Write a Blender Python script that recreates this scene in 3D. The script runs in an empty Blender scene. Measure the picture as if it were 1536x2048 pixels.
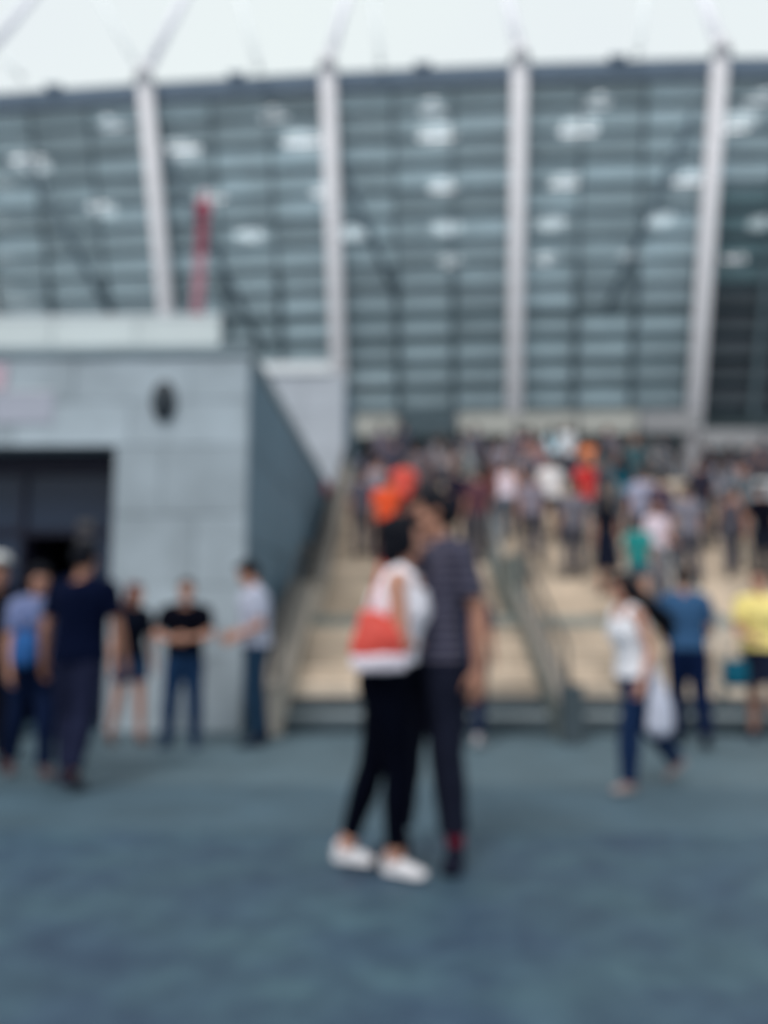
import bpy, math, random
from mathutils import Vector, Matrix, noise
random.seed(7)
SC = bpy.context.scene
COL = SC.collection
V = Vector

# ------------------------------------------------------------------ camera
F = 1538.0                       # focal length in photo pixels (1536 x 2048)
CAMZ = 1.28
PITCH = math.atan(196 / F)
YAW = math.atan(32 / F)
cam = bpy.data.cameras.new('camera')
cam.sensor_fit = 'AUTO'
cam.sensor_width = 36.0
cam.lens = 36.0 * F / 2048.0
cam.clip_start = 0.03
cam.clip_end = 3000
cam.dof.use_dof = True           # the photograph is out of focus all over: focused on something very near
cam.dof.focus_distance = 0.12
cam.dof.aperture_fstop = 8.8
cam_o = bpy.data.objects.new('camera', cam)
COL.objects.link(cam_o)
cam_o.location = (0, 0, CAMZ)
cam_o.rotation_euler = (math.pi / 2 + PITCH, 0, YAW)
SC.camera = cam_o

# ------------------------------------------------------------------ world and sun (bright overcast)
SUN_EL, SUN_AZ = math.radians(52), math.radians(205)   # from behind the camera, a little left
w = bpy.data.worlds.new('World')
SC.world = w
w.use_nodes = True
nt = w.node_tree
nt.nodes.clear()
out = nt.nodes.new('ShaderNodeOutputWorld')
sky = nt.nodes.new('ShaderNodeTexSky')
sky.sky_type = 'NISHITA'
sky.sun_disc = False
sky.sun_elevation = SUN_EL
sky.sun_rotation = SUN_AZ
sky.dust_density = 4.0
b1 = nt.nodes.new('ShaderNodeBackground')
b1.inputs[1].default_value = 0.10
nt.links.new(sky.outputs[0], b1.inputs[0])
b2 = nt.nodes.new('ShaderNodeBackground')             # the cloud layer
tc = nt.nodes.new('ShaderNodeTexCoord')
nz = nt.nodes.new('ShaderNodeTexNoise')
nz.inputs['Scale'].default_value = 2.2
nz.inputs['Detail'].default_value = 4
nt.links.new(tc.outputs['Generated'], nz.inputs['Vector'])
rp = nt.nodes.new('ShaderNodeValToRGB')
rp.color_ramp.elements[0].position = 0.3
rp.color_ramp.elements[0].color = (0.80, 0.855, 0.885, 1)
rp.color_ramp.elements[1].position = 0.7
rp.color_ramp.elements[1].color = (0.83, 0.90, 0.895, 1)
nt.links.new(nz.outputs['Fac'], rp.inputs[0])
nt.links.new(rp.outputs[0], b2.inputs[0])
b2.inputs[1].default_value = 1.0
mx = nt.nodes.new('ShaderNodeMixShader')
mx.inputs[0].default_value = 0.92
nt.links.new(b1.outputs[0], mx.inputs[1])
nt.links.new(b2.outputs[0], mx.inputs[2])
nt.links.new(mx.outputs[0], out.inputs[0])

sl = bpy.data.lights.new('sun', 'SUN')
sl.energy = 1.5
sl.angle = math.radians(17)
sl.color = (1.0, 0.97, 0.93)
so = bpy.data.objects.new('sun', sl)
COL.objects.link(so)
sd = V((math.sin(SUN_AZ) * math.cos(SUN_EL), math.cos(SUN_AZ) * math.cos(SUN_EL), math.sin(SUN_EL)))
so.rotation_euler = sd.to_track_quat('Z', 'Y').to_euler()
so.location = (-10, -20, 40)

SC.view_settings.view_transform = 'Standard'
SC.view_settings.look = 'None'
SC.view_settings.exposure = 0.12
SC.view_settings.gamma = 1.0
SC.view_settings.use_curve_mapping = False
SC.render.engine = 'CYCLES'
SC.cycles.use_denoising = True
SC.cycles.max_bounces = 8
SC.cycles.transparent_max_bounces = 12
SC.cycles.sample_clamp_indirect = 4.0

# ------------------------------------------------------------------ measuring helpers (where things stand)
_R = cam_o.rotation_euler.to_matrix()
RIGHT, UP, FWD = _R @ V((1, 0, 0)), _R @ V((0, 1, 0)), _R @ V((0, 0, -1))
C0 = V((0, 0, CAMZ))


def ray(px, py):
    return FWD + RIGHT * ((px - 768) / F) + UP * ((1024 - py) / F)


def at_y(px, py, Y):
    d = ray(px, py)
    return C0 + d * (Y / d.y)


def at_z(px, py, Z):
    d = ray(px, py)
    return C0 + d * ((Z - CAMZ) / d.z)


def x_of(px, Y, Z):
    k = (px - 768) / F
    q = V((0, Y, Z - CAMZ))
    return (k * q.dot(FWD) - q.dot(RIGHT)) / (RIGHT.x - k * FWD.x)


# ------------------------------------------------------------------ materials
def srgb(r, g, b):
    f = lambda c: (c / 255 / 12.92) if c <= 10 else ((c / 255 + 0.055) / 1.055) ** 2.4
    return (f(r), f(g), f(b))


def mat(name, col, rough=0.8, var=0.10, scale=6.0, bump=0.0, bscale=40.0, metal=0.0, spec=0.3, rand=0.0, coord='Object'):
    m = bpy.data.materials.new(name)
    m.use_nodes = True
    t = m.node_tree
    bs = t.nodes['Principled BSDF']
    bs.inputs['Roughness'].default_value = rough
    bs.inputs['Metallic'].default_value = metal
    bs.inputs['Specular IOR Level'].default_value = spec
    tcn = t.nodes.new('ShaderNodeTexCoord')
    n = t.nodes.new('ShaderNodeTexNoise')
    n.inputs['Scale'].default_value = scale
    n.inputs['Detail'].default_value = 6
    if coord == 'World':
        src_ = t.nodes.new('ShaderNodeNewGeometry').outputs['Position']
    else:
        src_ = tcn.outputs[coord]
    t.links.new(src_, n.inputs['Vector'])
    r = t.nodes.new('ShaderNodeValToRGB')
    c = V(col)
    r.color_ramp.elements[0].position = 0.25
    r.color_ramp.elements[1].position = 0.75
    r.color_ramp.elements[0].color = (*(c * (1 - var)), 1)
    r.color_ramp.elements[1].color = (*(c * (1 + var)), 1)
    t.links.new(n.outputs['Fac'], r.inputs[0])
    last = r.outputs[0]
    if rand:
        oi = t.nodes.new('ShaderNodeObjectInfo')
        mr = t.nodes.new('ShaderNodeMapRange')
        mr.inputs['To Min'].default_value = 1 - rand
        mr.inputs['To Max'].default_value = 1 + rand
        t.links.new(oi.outputs['Random'], mr.inputs['Value'])
        mm = t.nodes.new('ShaderNodeMix')
        mm.data_type = 'RGBA'
        mm.blend_type = 'MULTIPLY'
        mm.inputs[0].default_value = 1
        t.links.new(last, mm.inputs[6])
        t.links.new(mr.outputs[0], mm.inputs[7])
        last = mm.outputs[2]
    t.links.new(last, bs.inputs['Base Color'])
    if bump:
        n2 = t.nodes.new('ShaderNodeTexNoise')
        n2.inputs['Scale'].default_value = bscale
        n2.inputs['Detail'].default_value = 5
        t.links.new(src_, n2.inputs['Vector'])
        bp = t.nodes.new('ShaderNodeBump')
        bp.inputs['Strength'].default_value = bump
        bp.inputs['Distance'].default_value = 0.02
        t.links.new(n2.outputs['Fac'], bp.inputs['Height'])
        t.links.new(bp.outputs[0], bs.inputs['Normal'])
    return m


def glass(name, col, fac, rough=0.12, rand=0.2):
    m = mat(name, col, rough, 0.12, 0.7, spec=0.5, rand=rand)
    t = m.node_tree
    bs = t.nodes['Principled BSDF']
    o = t.nodes['Material Output']
    tr = t.nodes.new('ShaderNodeBsdfTransparent')
    tr.inputs[0].default_value = (0.90, 0.94, 0.95, 1)
    ms = t.nodes.new('ShaderNodeMixShader')
    ms.inputs[0].default_value = fac
    t.links.new(tr.outputs[0], ms.inputs[1])
    t.links.new(bs.outputs[0], ms.inputs[2])
    t.links.new(ms.outputs[0], o.inputs[0])
    return m


_fab = {}


def fabric(rgb, rough=0.9):
    k = tuple(rgb)
    if k not in _fab:
        _fab[k] = mat('fabric_%d_%d_%d' % k, srgb(*rgb), rough, 0.14, 9.0, 0.35, 22.0, spec=0.05)
    return _fab[k]


def ground_mat():
    m = mat('asphalt_paving', (0.043, 0.085, 0.122), 0.55, 0.16, 0.55, 0.25, 160.0, spec=0.5, coord='Object')
    t = m.node_tree
    bs = t.nodes['Principled BSDF']
    src = bs.inputs['Base Color'].links[0].from_socket
    tcn = [n for n in t.nodes if n.type == 'TEX_COORD'][0]
    # fine aggregate
    n = t.nodes.new('ShaderNodeTexNoise')
    n.inputs['Scale'].default_value = 90
    n.inputs['Detail'].default_value = 3
    t.links.new(tcn.outputs['Object'], n.inputs['Vector'])
    r = t.nodes.new('ShaderNodeValToRGB')
    r.color_ramp.elements[0].color = (0.72, 0.72, 0.72, 1)
    r.color_ramp.elements[1].color = (1.28, 1.28, 1.28, 1)
    t.links.new(n.outputs['Fac'], r.inputs[0])
    a = t.nodes.new('ShaderNodeMix')
    a.data_type = 'RGBA'
    a.blend_type = 'MULTIPLY'
    a.inputs[0].default_value = 1
    t.links.new(src, a.inputs[6])
    t.links.new(r.outputs[0], a.inputs[7])
    n5 = t.nodes.new('ShaderNodeTexNoise')
    n5.inputs['Scale'].default_value = 5.5
    n5.inputs['Detail'].default_value = 3
    t.links.new(tcn.outputs['Object'], n5.inputs['Vector'])
    r5 = t.nodes.new('ShaderNodeValToRGB')
    r5.color_ramp.elements[0].position = 0.36
    r5.color_ramp.elements[1].position = 0.68
    r5.color_ramp.elements[0].color = (0.80, 0.82, 0.86, 1)
    r5.color_ramp.elements[1].color = (1.25, 1.23, 1.16, 1)
    t.links.new(n5.outputs['Fac'], r5.inputs[0])
    a5 = t.nodes.new('ShaderNodeMix')
    a5.data_type = 'RGBA'
    a5.blend_type = 'MULTIPLY'
    a5.inputs[0].default_value = 1
    t.links.new(a.outputs[2], a5.inputs[6])
    t.links.new(r5.outputs[0], a5.inputs[7])
    a = a5
    # long worn streaks and bluish patches
    mp = t.nodes.new('ShaderNodeMapping')
    mp.inputs['Rotation'].default_value = (0, 0, math.radians(-28))
    mp.inputs['Scale'].default_value = (0.8, 1.1, 1)
    t.links.new(tcn.outputs['Object'], mp.inputs['Vector'])
    n3 = t.nodes.new('ShaderNodeTexNoise')
    n3.inputs['Scale'].default_value = 2.2
    n3.inputs['Detail'].default_value = 4
    t.links.new(mp.outputs[0], n3.inputs['Vector'])
    r3 = t.nodes.new('ShaderNodeValToRGB')
    r3.color_ramp.elements[0].position = 0.35
    r3.color_ramp.elements[1].position = 0.66
    r3.color_ramp.elements[0].color = (0.80, 0.80, 0.94, 1)
    r3.color_ramp.elements[1].color = (1.16, 1.18, 1.10, 1)
    t.links.new(n3.outputs['Fac'], r3.inputs[0])
    c = t.nodes.new('ShaderNodeMix')
    c.data_type = 'RGBA'
    c.blend_type = 'MULTIPLY'
    c.inputs[0].default_value = 1
    t.links.new(a.outputs[2], c.inputs[6])
    t.links.new(r3.outputs[0], c.inputs[7])
    t.links.new(c.outputs[2], bs.inputs['Base Color'])
    return m


M = dict(
    ground=ground_mat(),
    plaza=mat('plaza_paving', (0.30, 0.29, 0.29), 0.8, 0.12, 1.5, 0.2, 60),
    beige=mat('beige_stone', (0.545, 0.455, 0.37), 0.8, 0.34, 1.1, 0.15, 50, rand=0.20, coord='World'),
    greystep=mat('grey_green_granite', (0.25, 0.275, 0.265), 0.7, 0.12, 3.0, 0.15, 60, rand=0.10),
    darkstep=mat('dark_granite', (0.055, 0.076, 0.092), 0.65, 0.15, 3.0, 0.15, 60, rand=0.10),
    warmcap=mat('warm_grey_capping', (0.26, 0.235, 0.21), 0.75, 0.1, 2.0),
    warmwall=mat('warm_grey_stone', (0.42, 0.385, 0.345), 0.8, 0.12, 2.0, 0.2, 40),
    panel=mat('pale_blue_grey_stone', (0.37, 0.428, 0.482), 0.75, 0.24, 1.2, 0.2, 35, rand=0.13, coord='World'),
    sidepanel=mat('shaded_side_stone', (0.115, 0.19, 0.255), 0.7, 0.10, 1.5, 0.15, 35, rand=0.07),  # shade on the side walls put into a darker, bluer stone colour
    core=mat('concrete_core', (0.26, 0.30, 0.32), 0.85, 0.1, 2.0),
    coping=mat('coping_stone', (0.25, 0.31, 0.35), 0.75, 0.1, 2.0),
    paleconc=mat('pale_render', (0.42, 0.45, 0.51), 0.8, 0.08, 1.3, 0.1, 30, rand=0.04),
    palecap=mat('white_metal_trim', (0.72, 0.75, 0.79), 0.5, 0.05, 2.0),
    parapet=mat('grey_green_concrete', (0.165, 0.19, 0.185), 0.75, 0.13, 2.0, 0.15, 40, rand=0.06),
    steel=mat('stainless_rail', (0.30, 0.32, 0.33), 0.4, 0.08, 6.0, metal=0.6),
    darkrail=mat('dark_bronze_rail', (0.07, 0.068, 0.068), 0.5, 0.1, 6.0, metal=0.3),
    column=mat('painted_column', (0.76, 0.745, 0.79), 0.55, 0.05, 0.8),
    strut=mat('lilac_white_steel', (0.90, 0.89, 0.97), 0.5, 0.04, 1.0),
    rod=mat('pale_steel_rod', (0.86, 0.90, 0.92), 0.5, 0.04, 1.0),
    fascia=mat('slate_blue_fascia', (0.17, 0.225, 0.30), 0.5, 0.08, 1.0, metal=0.1),
    frame=mat('facade_frame', (0.10, 0.14, 0.165), 0.5, 0.08, 2.0, metal=0.2),
    slab=mat('concourse_slab', (0.42, 0.46, 0.48), 0.8, 0.1, 1.0),
    inner=mat('concourse_wall', (0.14, 0.19, 0.21), 0.8, 0.15, 0.5),
    brace=mat('dark_brace_steel', (0.11, 0.16, 0.20), 0.5, 0.08, 1.0),
    darkin=mat('dark_interior', (0.02, 0.025, 0.035), 0.8, 0.2, 1.0),
    doorframe=mat('dark_navy_metal', (0.010, 0.010, 0.026), 0.5, 0.1, 2.0, metal=0.2),
    transomglass=mat('dark_blue_door_glass', (0.014, 0.026, 0.055), 0.25, 0.15, 0.7, spec=0.3),
    lampbody=mat('black_lamp_metal', (0.018, 0.028, 0.042), 0.45, 0.1, 5.0, spec=0.4),
    lampglass=mat('smoked_lamp_glass', (0.03, 0.045, 0.06), 0.15, 0.05, 5.0, spec=0.5),
    red=mat('red_paint', (0.34, 0.045, 0.09), 0.5, 0.08, 4.0),
    pinkwhite=mat('pink_white_paint', (0.50, 0.24, 0.30), 0.5, 0.08, 4.0),
    pinksign=mat('pink_sign_print', (0.56, 0.42, 0.50), 0.5, 0.1, 3.0),
    lavender=mat('lavender_poster_print', (0.41, 0.425, 0.51), 0.6, 0.06, 3.0),
    canopy=mat('pale_canopy_panel', (0.50, 0.50, 0.47), 0.6, 0.06, 0.6, rand=0.06),
    greycanopy=mat('grey_canopy_panel', (0.36, 0.36, 0.38), 0.6, 0.06, 0.6, rand=0.06),
    palegate=mat('pale_gate_panel', (0.55, 0.50, 0.46), 0.6, 0.15, 1.0, rand=0.25),
    gate=mat('turnstile_metal', (0.19, 0.20, 0.22), 0.5, 0.15, 1.0, rand=0.2),
    skin=mat('skin_fair', (0.50, 0.255, 0.185), 0.55, 0.10, 7.0, spec=0.35),
    skin2=mat('skin_tan', (0.36, 0.175, 0.12), 0.55, 0.10, 7.0, spec=0.35),
    hair_black=mat('hair_black', (0.003, 0.004, 0.009), 0.6, 0.3, 30.0, 0.5, 70, spec=0.12),
    hair_brown=mat('hair_brown', (0.035, 0.02, 0.017), 0.55, 0.3, 30.0, 0.5, 70),
    hair_red=mat('hair_auburn', (0.10, 0.025, 0.022), 0.55, 0.3, 30.0, 0.5, 70),
    eye=mat('eye', (0.03, 0.02, 0.02), 0.2, 0.05, 5),
    lips=mat('lips', (0.34, 0.10, 0.09), 0.5, 0.05, 5),
    white=mat('white_leather', (0.72, 0.70, 0.74), 0.6, 0.06, 9.0, 0.1, 40),
    sole=mat('white_rubber', (0.66, 0.66, 0.70), 0.7, 0.06, 9.0),
    bagred=mat('red_nylon', (0.68, 0.082, 0.062), 0.55, 0.16, 8.0, 0.4, 14),
)
M['pane'] = glass('teal_facade_glass', (0.47, 0.59, 0.65), 0.66, rand=0.28)
M['louvre'] = glass('dark_teal_louvre_glass', (0.24, 0.32, 0.36), 0.72)
M['louvre_pale'] = glass('teal_louvre_glass', (0.44, 0.54, 0.60), 0.68)
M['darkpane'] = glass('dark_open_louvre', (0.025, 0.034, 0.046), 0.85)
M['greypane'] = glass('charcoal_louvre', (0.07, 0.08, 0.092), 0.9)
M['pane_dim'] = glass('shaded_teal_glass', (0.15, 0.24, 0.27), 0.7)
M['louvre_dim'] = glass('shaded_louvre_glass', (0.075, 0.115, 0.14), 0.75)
M['frost'] = glass('frosted_balustrade_glass', (0.72, 0.78, 0.80), 0.82, 0.3, 0.04)


def stripe_mat():
    m = mat('navy_striped_knit', (0.030, 0.031, 0.060), 0.9, 0.12, 9.0, 0.3, 22.0, spec=0.12)
    t = m.node_tree
    bs = t.nodes['Principled BSDF']
    src = bs.inputs['Base Color'].links[0].from_socket
    tcn = [n for n in t.nodes if n.type == 'TEX_COORD'][0]
    sp = t.nodes.new('ShaderNodeSeparateXYZ')
    t.links.new(tcn.outputs['Object'], sp.inputs[0])
    md = t.nodes.new('ShaderNodeMath')
    md.operation = 'PINGPONG'
    md.inputs[1].default_value = 0.0235
    t.links.new(sp.outputs[2], md.inputs[0])
    gt = t.nodes.new('ShaderNodeMath')
    gt.operation = 'LESS_THAN'
    gt.inputs[1].default_value = 0.0042
    t.links.new(md.outputs[0], gt.inputs[0])
    mx_ = t.nodes.new('ShaderNodeMix')
    mx_.data_type = 'RGBA'
    t.links.new(gt.outputs[0], mx_.inputs[0])
    t.links.new(src, mx_.inputs[6])
    mx_.inputs[7].default_value = (0.20, 0.185, 0.23, 1)
    t.links.new(mx_.outputs[2], bs.inputs['Base Color'])
    return m


M['stripe'] = stripe_mat()
lm = bpy.data.materials.new('lit_lamp_disc')
lm.use_nodes = True
lm.node_tree.nodes['Principled BSDF'].inputs['Emission Color'].default_value = (0.96, 0.97, 1.0, 1)
lm.node_tree.nodes['Principled BSDF'].inputs['Emission Strength'].default_value = 3.6
M['lamp'] = lm
lm2 = lm.copy()
lm2.name = 'dim_lamp_disc'
lm2.node_tree.nodes['Principled BSDF'].inputs['Emission Strength'].default_value = 1.5
M['lamp_dim'] = lm2


# ------------------------------------------------------------------ object helpers
def link(name, me, m=None, parent=None, loc=None):
    o = bpy.data.objects.new(name, me)
    COL.objects.link(o)
    if m is not None and len(me.materials) == 0:
        me.materials.append(m)
    if parent is not None:
        o.parent = parent
    if loc is not None:
        o.location = loc
    return o


def tag(o, label=None, cat=None, group=None, kind=None):
    for k, v in (('label', label), ('category', cat), ('group', group), ('kind', kind)):
        if v:
            o[k] = v
    return o


def empty(name, loc=(0, 0, 0), rz=0.0, **k):
    o = bpy.data.objects.new(name, None)
    COL.objects.link(o)
    o.empty_display_size = 0.2
    o.location = loc
    o.rotation_euler = (0, 0, rz)
    return tag(o, **k)


def mesh(name, vs, fs, smooth=False):
    me = bpy.data.meshes.new(name)
    me.from_pydata([tuple(v) for v in vs], [], fs)
    if smooth:
        me.polygons.foreach_set('use_smooth', [True] * len(me.polygons))
    me.update()
    return me


def box_data(x0, x1, y0, y1, z0, z1, b=0.0):
    """A box; with b its edges along the front and the top are chamfered (24 corners)."""
    if b <= 0:
        vs = [(x, y, z) for z in (z0, z1) for y in (y0, y1) for x in (x0, x1)]
        fs = [(0, 2, 3, 1), (4, 5, 7, 6), (0, 1, 5, 4), (2, 6, 7, 3), (0, 4, 6, 2), (1, 3, 7, 5)]
        return vs, fs
    vs, idx = [], {}
    cs = [(i, j, k) for k in (0, 1) for j in (0, 1) for i in (0, 1)]
    X, Y, Z = (x0, x1), (y0, y1), (z0, z1)
    for (i, j, k) in cs:
        for a in range(3):
            p = [X[i], Y[j], Z[k]]
            s = [b if q == 0 else -b for q in (i, j, k)]
            for c in range(3):
                if c != a:
                    p[c] += s[c]
            idx[(i, j, k, a)] = len(vs)
            vs.append(tuple(p))
    fs = []
    ctr = V(((x0 + x1) / 2, (y0 + y1) / 2, (z0 + z1) / 2))

    def add(f):
        p = [V(vs[i]) for i in f]
        n = (p[1] - p[0]).cross(p[2] - p[1])
        mid = sum(p, V()) / len(p)
        fs.append(tuple(f) if n.dot(mid - ctr) > 0 else tuple(reversed(f)))
    for a in range(3):
        u, v_ = [q for q in range(3) if q != a]
        for s in (0, 1):
            f = []
            for (p, q) in ((0, 0), (1, 0), (1, 1), (0, 1)):
                c = [0, 0, 0]
                c[a], c[u], c[v_] = s, p, q
                f.append(idx[(*c, a)])
            add(f)
        for p in (0, 1):                     # edges along axis a
            for q in (0, 1):
                c0, c1 = [0, 0, 0], [0, 0, 0]
                c0[u] = c1[u] = p
                c0[v_] = c1[v_] = q
                c0[a], c1[a] = 0, 1
                add([idx[(*c0, u)], idx[(*c1, u)], idx[(*c1, v_)], idx[(*c0, v_)]])
    for c in cs:
        add([idx[(*c, 0)], idx[(*c, 1)], idx[(*c, 2)]])
    return vs, fs


_boxes = {}


def box(name, x0, x1, y0, y1, z0, z1, m, parent=None, b=0.0):
    """A box object standing at its own centre; equal boxes of one material share their mesh."""
    s = (round((x1 - x0) / 2, 4), round((y1 - y0) / 2, 4), round((z1 - z0) / 2, 4))
    k = (s, m.name, b)
    if k not in _boxes:
        me = mesh(name, *box_data(-s[0], s[0], -s[1], s[1], -s[2], s[2], b))
        me.materials.append(m)
        _boxes[k] = me
    return link(name, _boxes[k], None, parent, ((x0 + x1) / 2, (y0 + y1) / 2, (z0 + z1) / 2))


class Geo:
    def __init__(self):
        self.v, self.f = [], []

    def loft(self, rings, cap=True):
        n = len(rings[0])
        b = len(self.v)
        for r in rings:
            self.v += [V(p) for p in r]
        for i in range(len(rings) - 1):
            for j in range(n):
                k = (j + 1) % n
                self.f.append((b + i * n + j, b + i * n + k, b + (i + 1) * n + k, b + (i + 1) * n + j))
        if cap:
            for i, rv in ((0, True), (len(rings) - 1, False)):
                c = sum((V(p) for p in rings[i]), V()) / n
                ci = len(self.v)
                self.v.append(c)
                for j in range(n):
                    a, d = b + i * n + j, b + i * n + (j + 1) % n
                    self.f.append((ci, d, a) if rv else (ci, a, d))
        return self

    def rings(self, spec, n=16):
        """spec: list of (centre, axis_u, axis_v, ru, rv)"""
        rs = []
        for (c, u, v_, ru, rv) in spec:
            rs.append([V(c) + V(u) * (ru * math.cos(2 * math.pi * k / n)) + V(v_) * (rv * math.sin(2 * math.pi * k / n)) for k in range(n)])
        return self.loft(rs)

    def chain(self, pts, rad, n=12, flat=None, ends=True):
        """A tapering limb through pts; flat = (axis, factor) squeezes it along axis."""
        pts = [V(p) for p in pts]
        P, Rr = list(pts), list(rad)
        if ends:
            d0 = (pts[0] - pts[1]).normalized()
            d1 = (pts[-1] - pts[-2]).normalized()
            P = [pts[0] + d0 * rad[0] * .85, pts[0] + d0 * rad[0] * .5] + P + [pts[-1] + d1 * rad[-1] * .5, pts[-1] + d1 * rad[-1] * .85]
            Rr = [rad[0] * .45, rad[0] * .83] + Rr + [rad[-1] * .83, rad[-1] * .45]
        spec = []
        u = None
        for i, p in enumerate(P):
            t = (P[min(i + 1, len(P) - 1)] - P[max(i - 1, 0)]).normalized()
            if u is None:
                a = V((1, 0, 0)) if abs(t.x) < 0.8 else V((0, 1, 0))
                if flat:
                    a = V(flat[0])
                u = (a - t * a.dot(t)).normalized()
            else:
                u = (u - t * u.dot(t)).normalized()
            v_ = t.cross(u)
            spec.append((p, u, v_, Rr[i] * (flat[1] if flat else 1), Rr[i]))
        return self.rings(spec, n)

    def ellip(self, c, r, R=None, nu=16, nv=10):
        R = R or Matrix.Identity(3)
        rs = []
        for i in range(1, nv):
            th = math.pi * i / nv
            rs.append([V(c) + R @ V((r[0] * math.sin(th) * math.cos(2 * math.pi * j / nu), r[1] * math.sin(th) * math.sin(2 * math.pi * j / nu), -r[2] * math.cos(th))) for j in range(nu)])
        return self.loft(rs)

    def box(self, x0, x1, y0, y1, z0, z1, R=None, o=None):
        vs, fs = box_data(x0, x1, y0, y1, z0, z1)
        b = len(self.v)
        self.v += [((R @ V(p)) if R else V(p)) + (V(o) if o else V()) for p in vs]
        self.f += [tuple(b + i for i in f) for f in fs]
        return self

    def bar(self, p, q, wd, dp, up=(0, 0, 1)):
        p, q = V(p), V(q)
        t = (q - p).normalized()
        a = V(up)
        if abs(t.dot(a)) > .97:
            a = V((0, 1, 0))
        s = t.cross(a).normalized()
        u = s.cross(t)
        rs = [[c + s * (i * wd / 2) + u * (j * dp / 2) for i, j in ((-1, -1), (1, -1), (1, 1), (-1, 1))] for c in (p, q)]
        b = len(self.v)
        for r in rs:
            self.v += r
        self.f += [(b, b + 3, b + 2, b + 1), (b + 4, b + 5, b + 6, b + 7)]
        for j in range(4):
            k = (j + 1) % 4
            self.f.append((b + j, b + k, b + 4 + k, b + 4 + j))
        return self

    def build(self, name, m, parent=None, smooth=False):
        me = mesh(name, self.v, self.f, smooth)
        return link(name, me, m, parent)


def hexa(name, quad, th, m, parent):
    """A slab whose front face is the quad a,b,c,d, thickened backwards."""
    a, b, c, d = [V(p) for p in quad]
    n = (b - a).cross(d - a).normalized()
    if n.y > 0:
        n = -n
    vs = [a, b, c, d] + [p - n * th for p in (a, b, c, d)]
    fs = [(0, 1, 2, 3), (7, 6, 5, 4), (0, 4, 5, 1), (1, 5, 6, 2), (2, 6, 7, 3), (3, 7, 4, 0)]
    return link(name, mesh(name, vs, fs), m, parent)


# ================================================================== THE SETTING
Y_W0 = 8.29
g = Geo()
g.v = [V((-900, -900, 0)), V((900, -900, 0)), V((900, 1500, 0)), V((-900, 1500, 0))]
g.f = [(0, 1, 2, 3)]
tag(g.build('ground', M['ground']), kind='structure')

M['ground_sheen'] = mat('grazing_sheen_light', (0.088, 0.136, 0.166), 0.6, 0.22, 1.6, 0.25, 120.0, spec=0.45, coord='World')  # ground's brightening at grazing view, put into a lighter colour
M['ground_sheen_mid'] = mat('grazing_sheen_mid', (0.061, 0.107, 0.142), 0.6, 0.24, 1.6, 0.25, 120.0, spec=0.45, coord='World')  # halfway tone of the same painted brightening
tag(box('ground_sheen_strip', -40, 40, 5.85, Y_W0, -.05, .004, M['ground_sheen']), kind='structure')  # added strip carrying the painted sheen before the stairs
tag(box('ground_sheen_strip', -40, 40, 4.65, 5.848, -.05, .004, M['ground_sheen_mid']), kind='structure')  # added strip stepping the painted sheen down to the ground tone
# stairs: two dark steps, six beige steps, a landing, twenty-two beige steps to the plaza
SX0, DIV0, DIV1, SX1 = -1.22, 1.58, 1.74, 10.5
RISE, Y_A, RUN_A, Y_L, Y_B, RUN_B, N_A, N_B = 0.15, 8.2, 0.34, 10.6, 12.2, 0.33, 8, 22
Y_T = Y_B + RUN_B * (N_B - 1)
Z_P = RISE * (N_A + N_B)


def stair_z(Y):
    if Y < Y_A:
        return 0.0
    if Y < Y_B:
        return RISE * min(N_A, 1 + int((Y - Y_A) / RUN_A))
    return RISE * (N_A + min(N_B, 1 + int((Y - Y_B) / RUN_B)))


st = empty('staircase', (0, Y_A, 0), label='broad beige stone staircase rising in two flights to the stadium', cat='staircase')


def spart(name, x0, x1, y0, y1, z0, z1, m, b=0.0):
    return box(name, x0, x1, y0 - Y_A, y1 - Y_A, z0, z1, m, st, b)


def lane_cuts(k):
    a = [SX0, SX0 + (1.4 if k % 2 else 0.75), DIV0] if k % 2 == 0 else [SX0, SX0 + 1.9, DIV0]
    bcut = [DIV1] + [DIV1 + 1.75 * i + (0.6 if k % 2 else 1.2) for i in range(5)] + [SX1]
    return [(a[i], a[i + 1]) for i in range(len(a) - 1)] + [(bcut[i], bcut[i + 1]) for i in range(len(bcut) - 1) if bcut[i + 1] - bcut[i] > .3]


for k in range(N_A + N_B):
    up = k >= N_A
    y0 = (Y_B + RUN_B * (k - N_A)) if up else Y_A + RUN_A * k
    run = RUN_B if up else RUN_A
    y1 = y0 + run + 0.06
    if k == N_A - 1:
        y1 = y0 + 0.30
    z1 = RISE * (k + 1)
    z0 = z1 - RISE - 0.0
    m = M['darkstep'] if k < 2 else (M['greystep'] if k == N_A - 1 else M['beige'])
    for (a, b_) in lane_cuts(k):
        spart('step', a + .003, b_ - .003, y0 + random.uniform(-.004, .004), y1, z0 + .002, z1 + random.uniform(-.002, .002), m, 0.008)
# landing slabs
yl0 = Y_A + RUN_A * (N_A - 1) + 0.305
for r_ in range(2):
    ya, yb = yl0 + r_ * (Y_B + .05 - yl0) / 2, yl0 + (r_ + 1) * (Y_B + .05 - yl0) / 2
    for (a, b_) in lane_cuts(r_):
        spart('landing_slab', a + .004, b_ - .004, ya + .003, yb - .003, 1.05, 1.2 + random.uniform(-.002, .002), M['beige'], 0.006)
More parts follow.
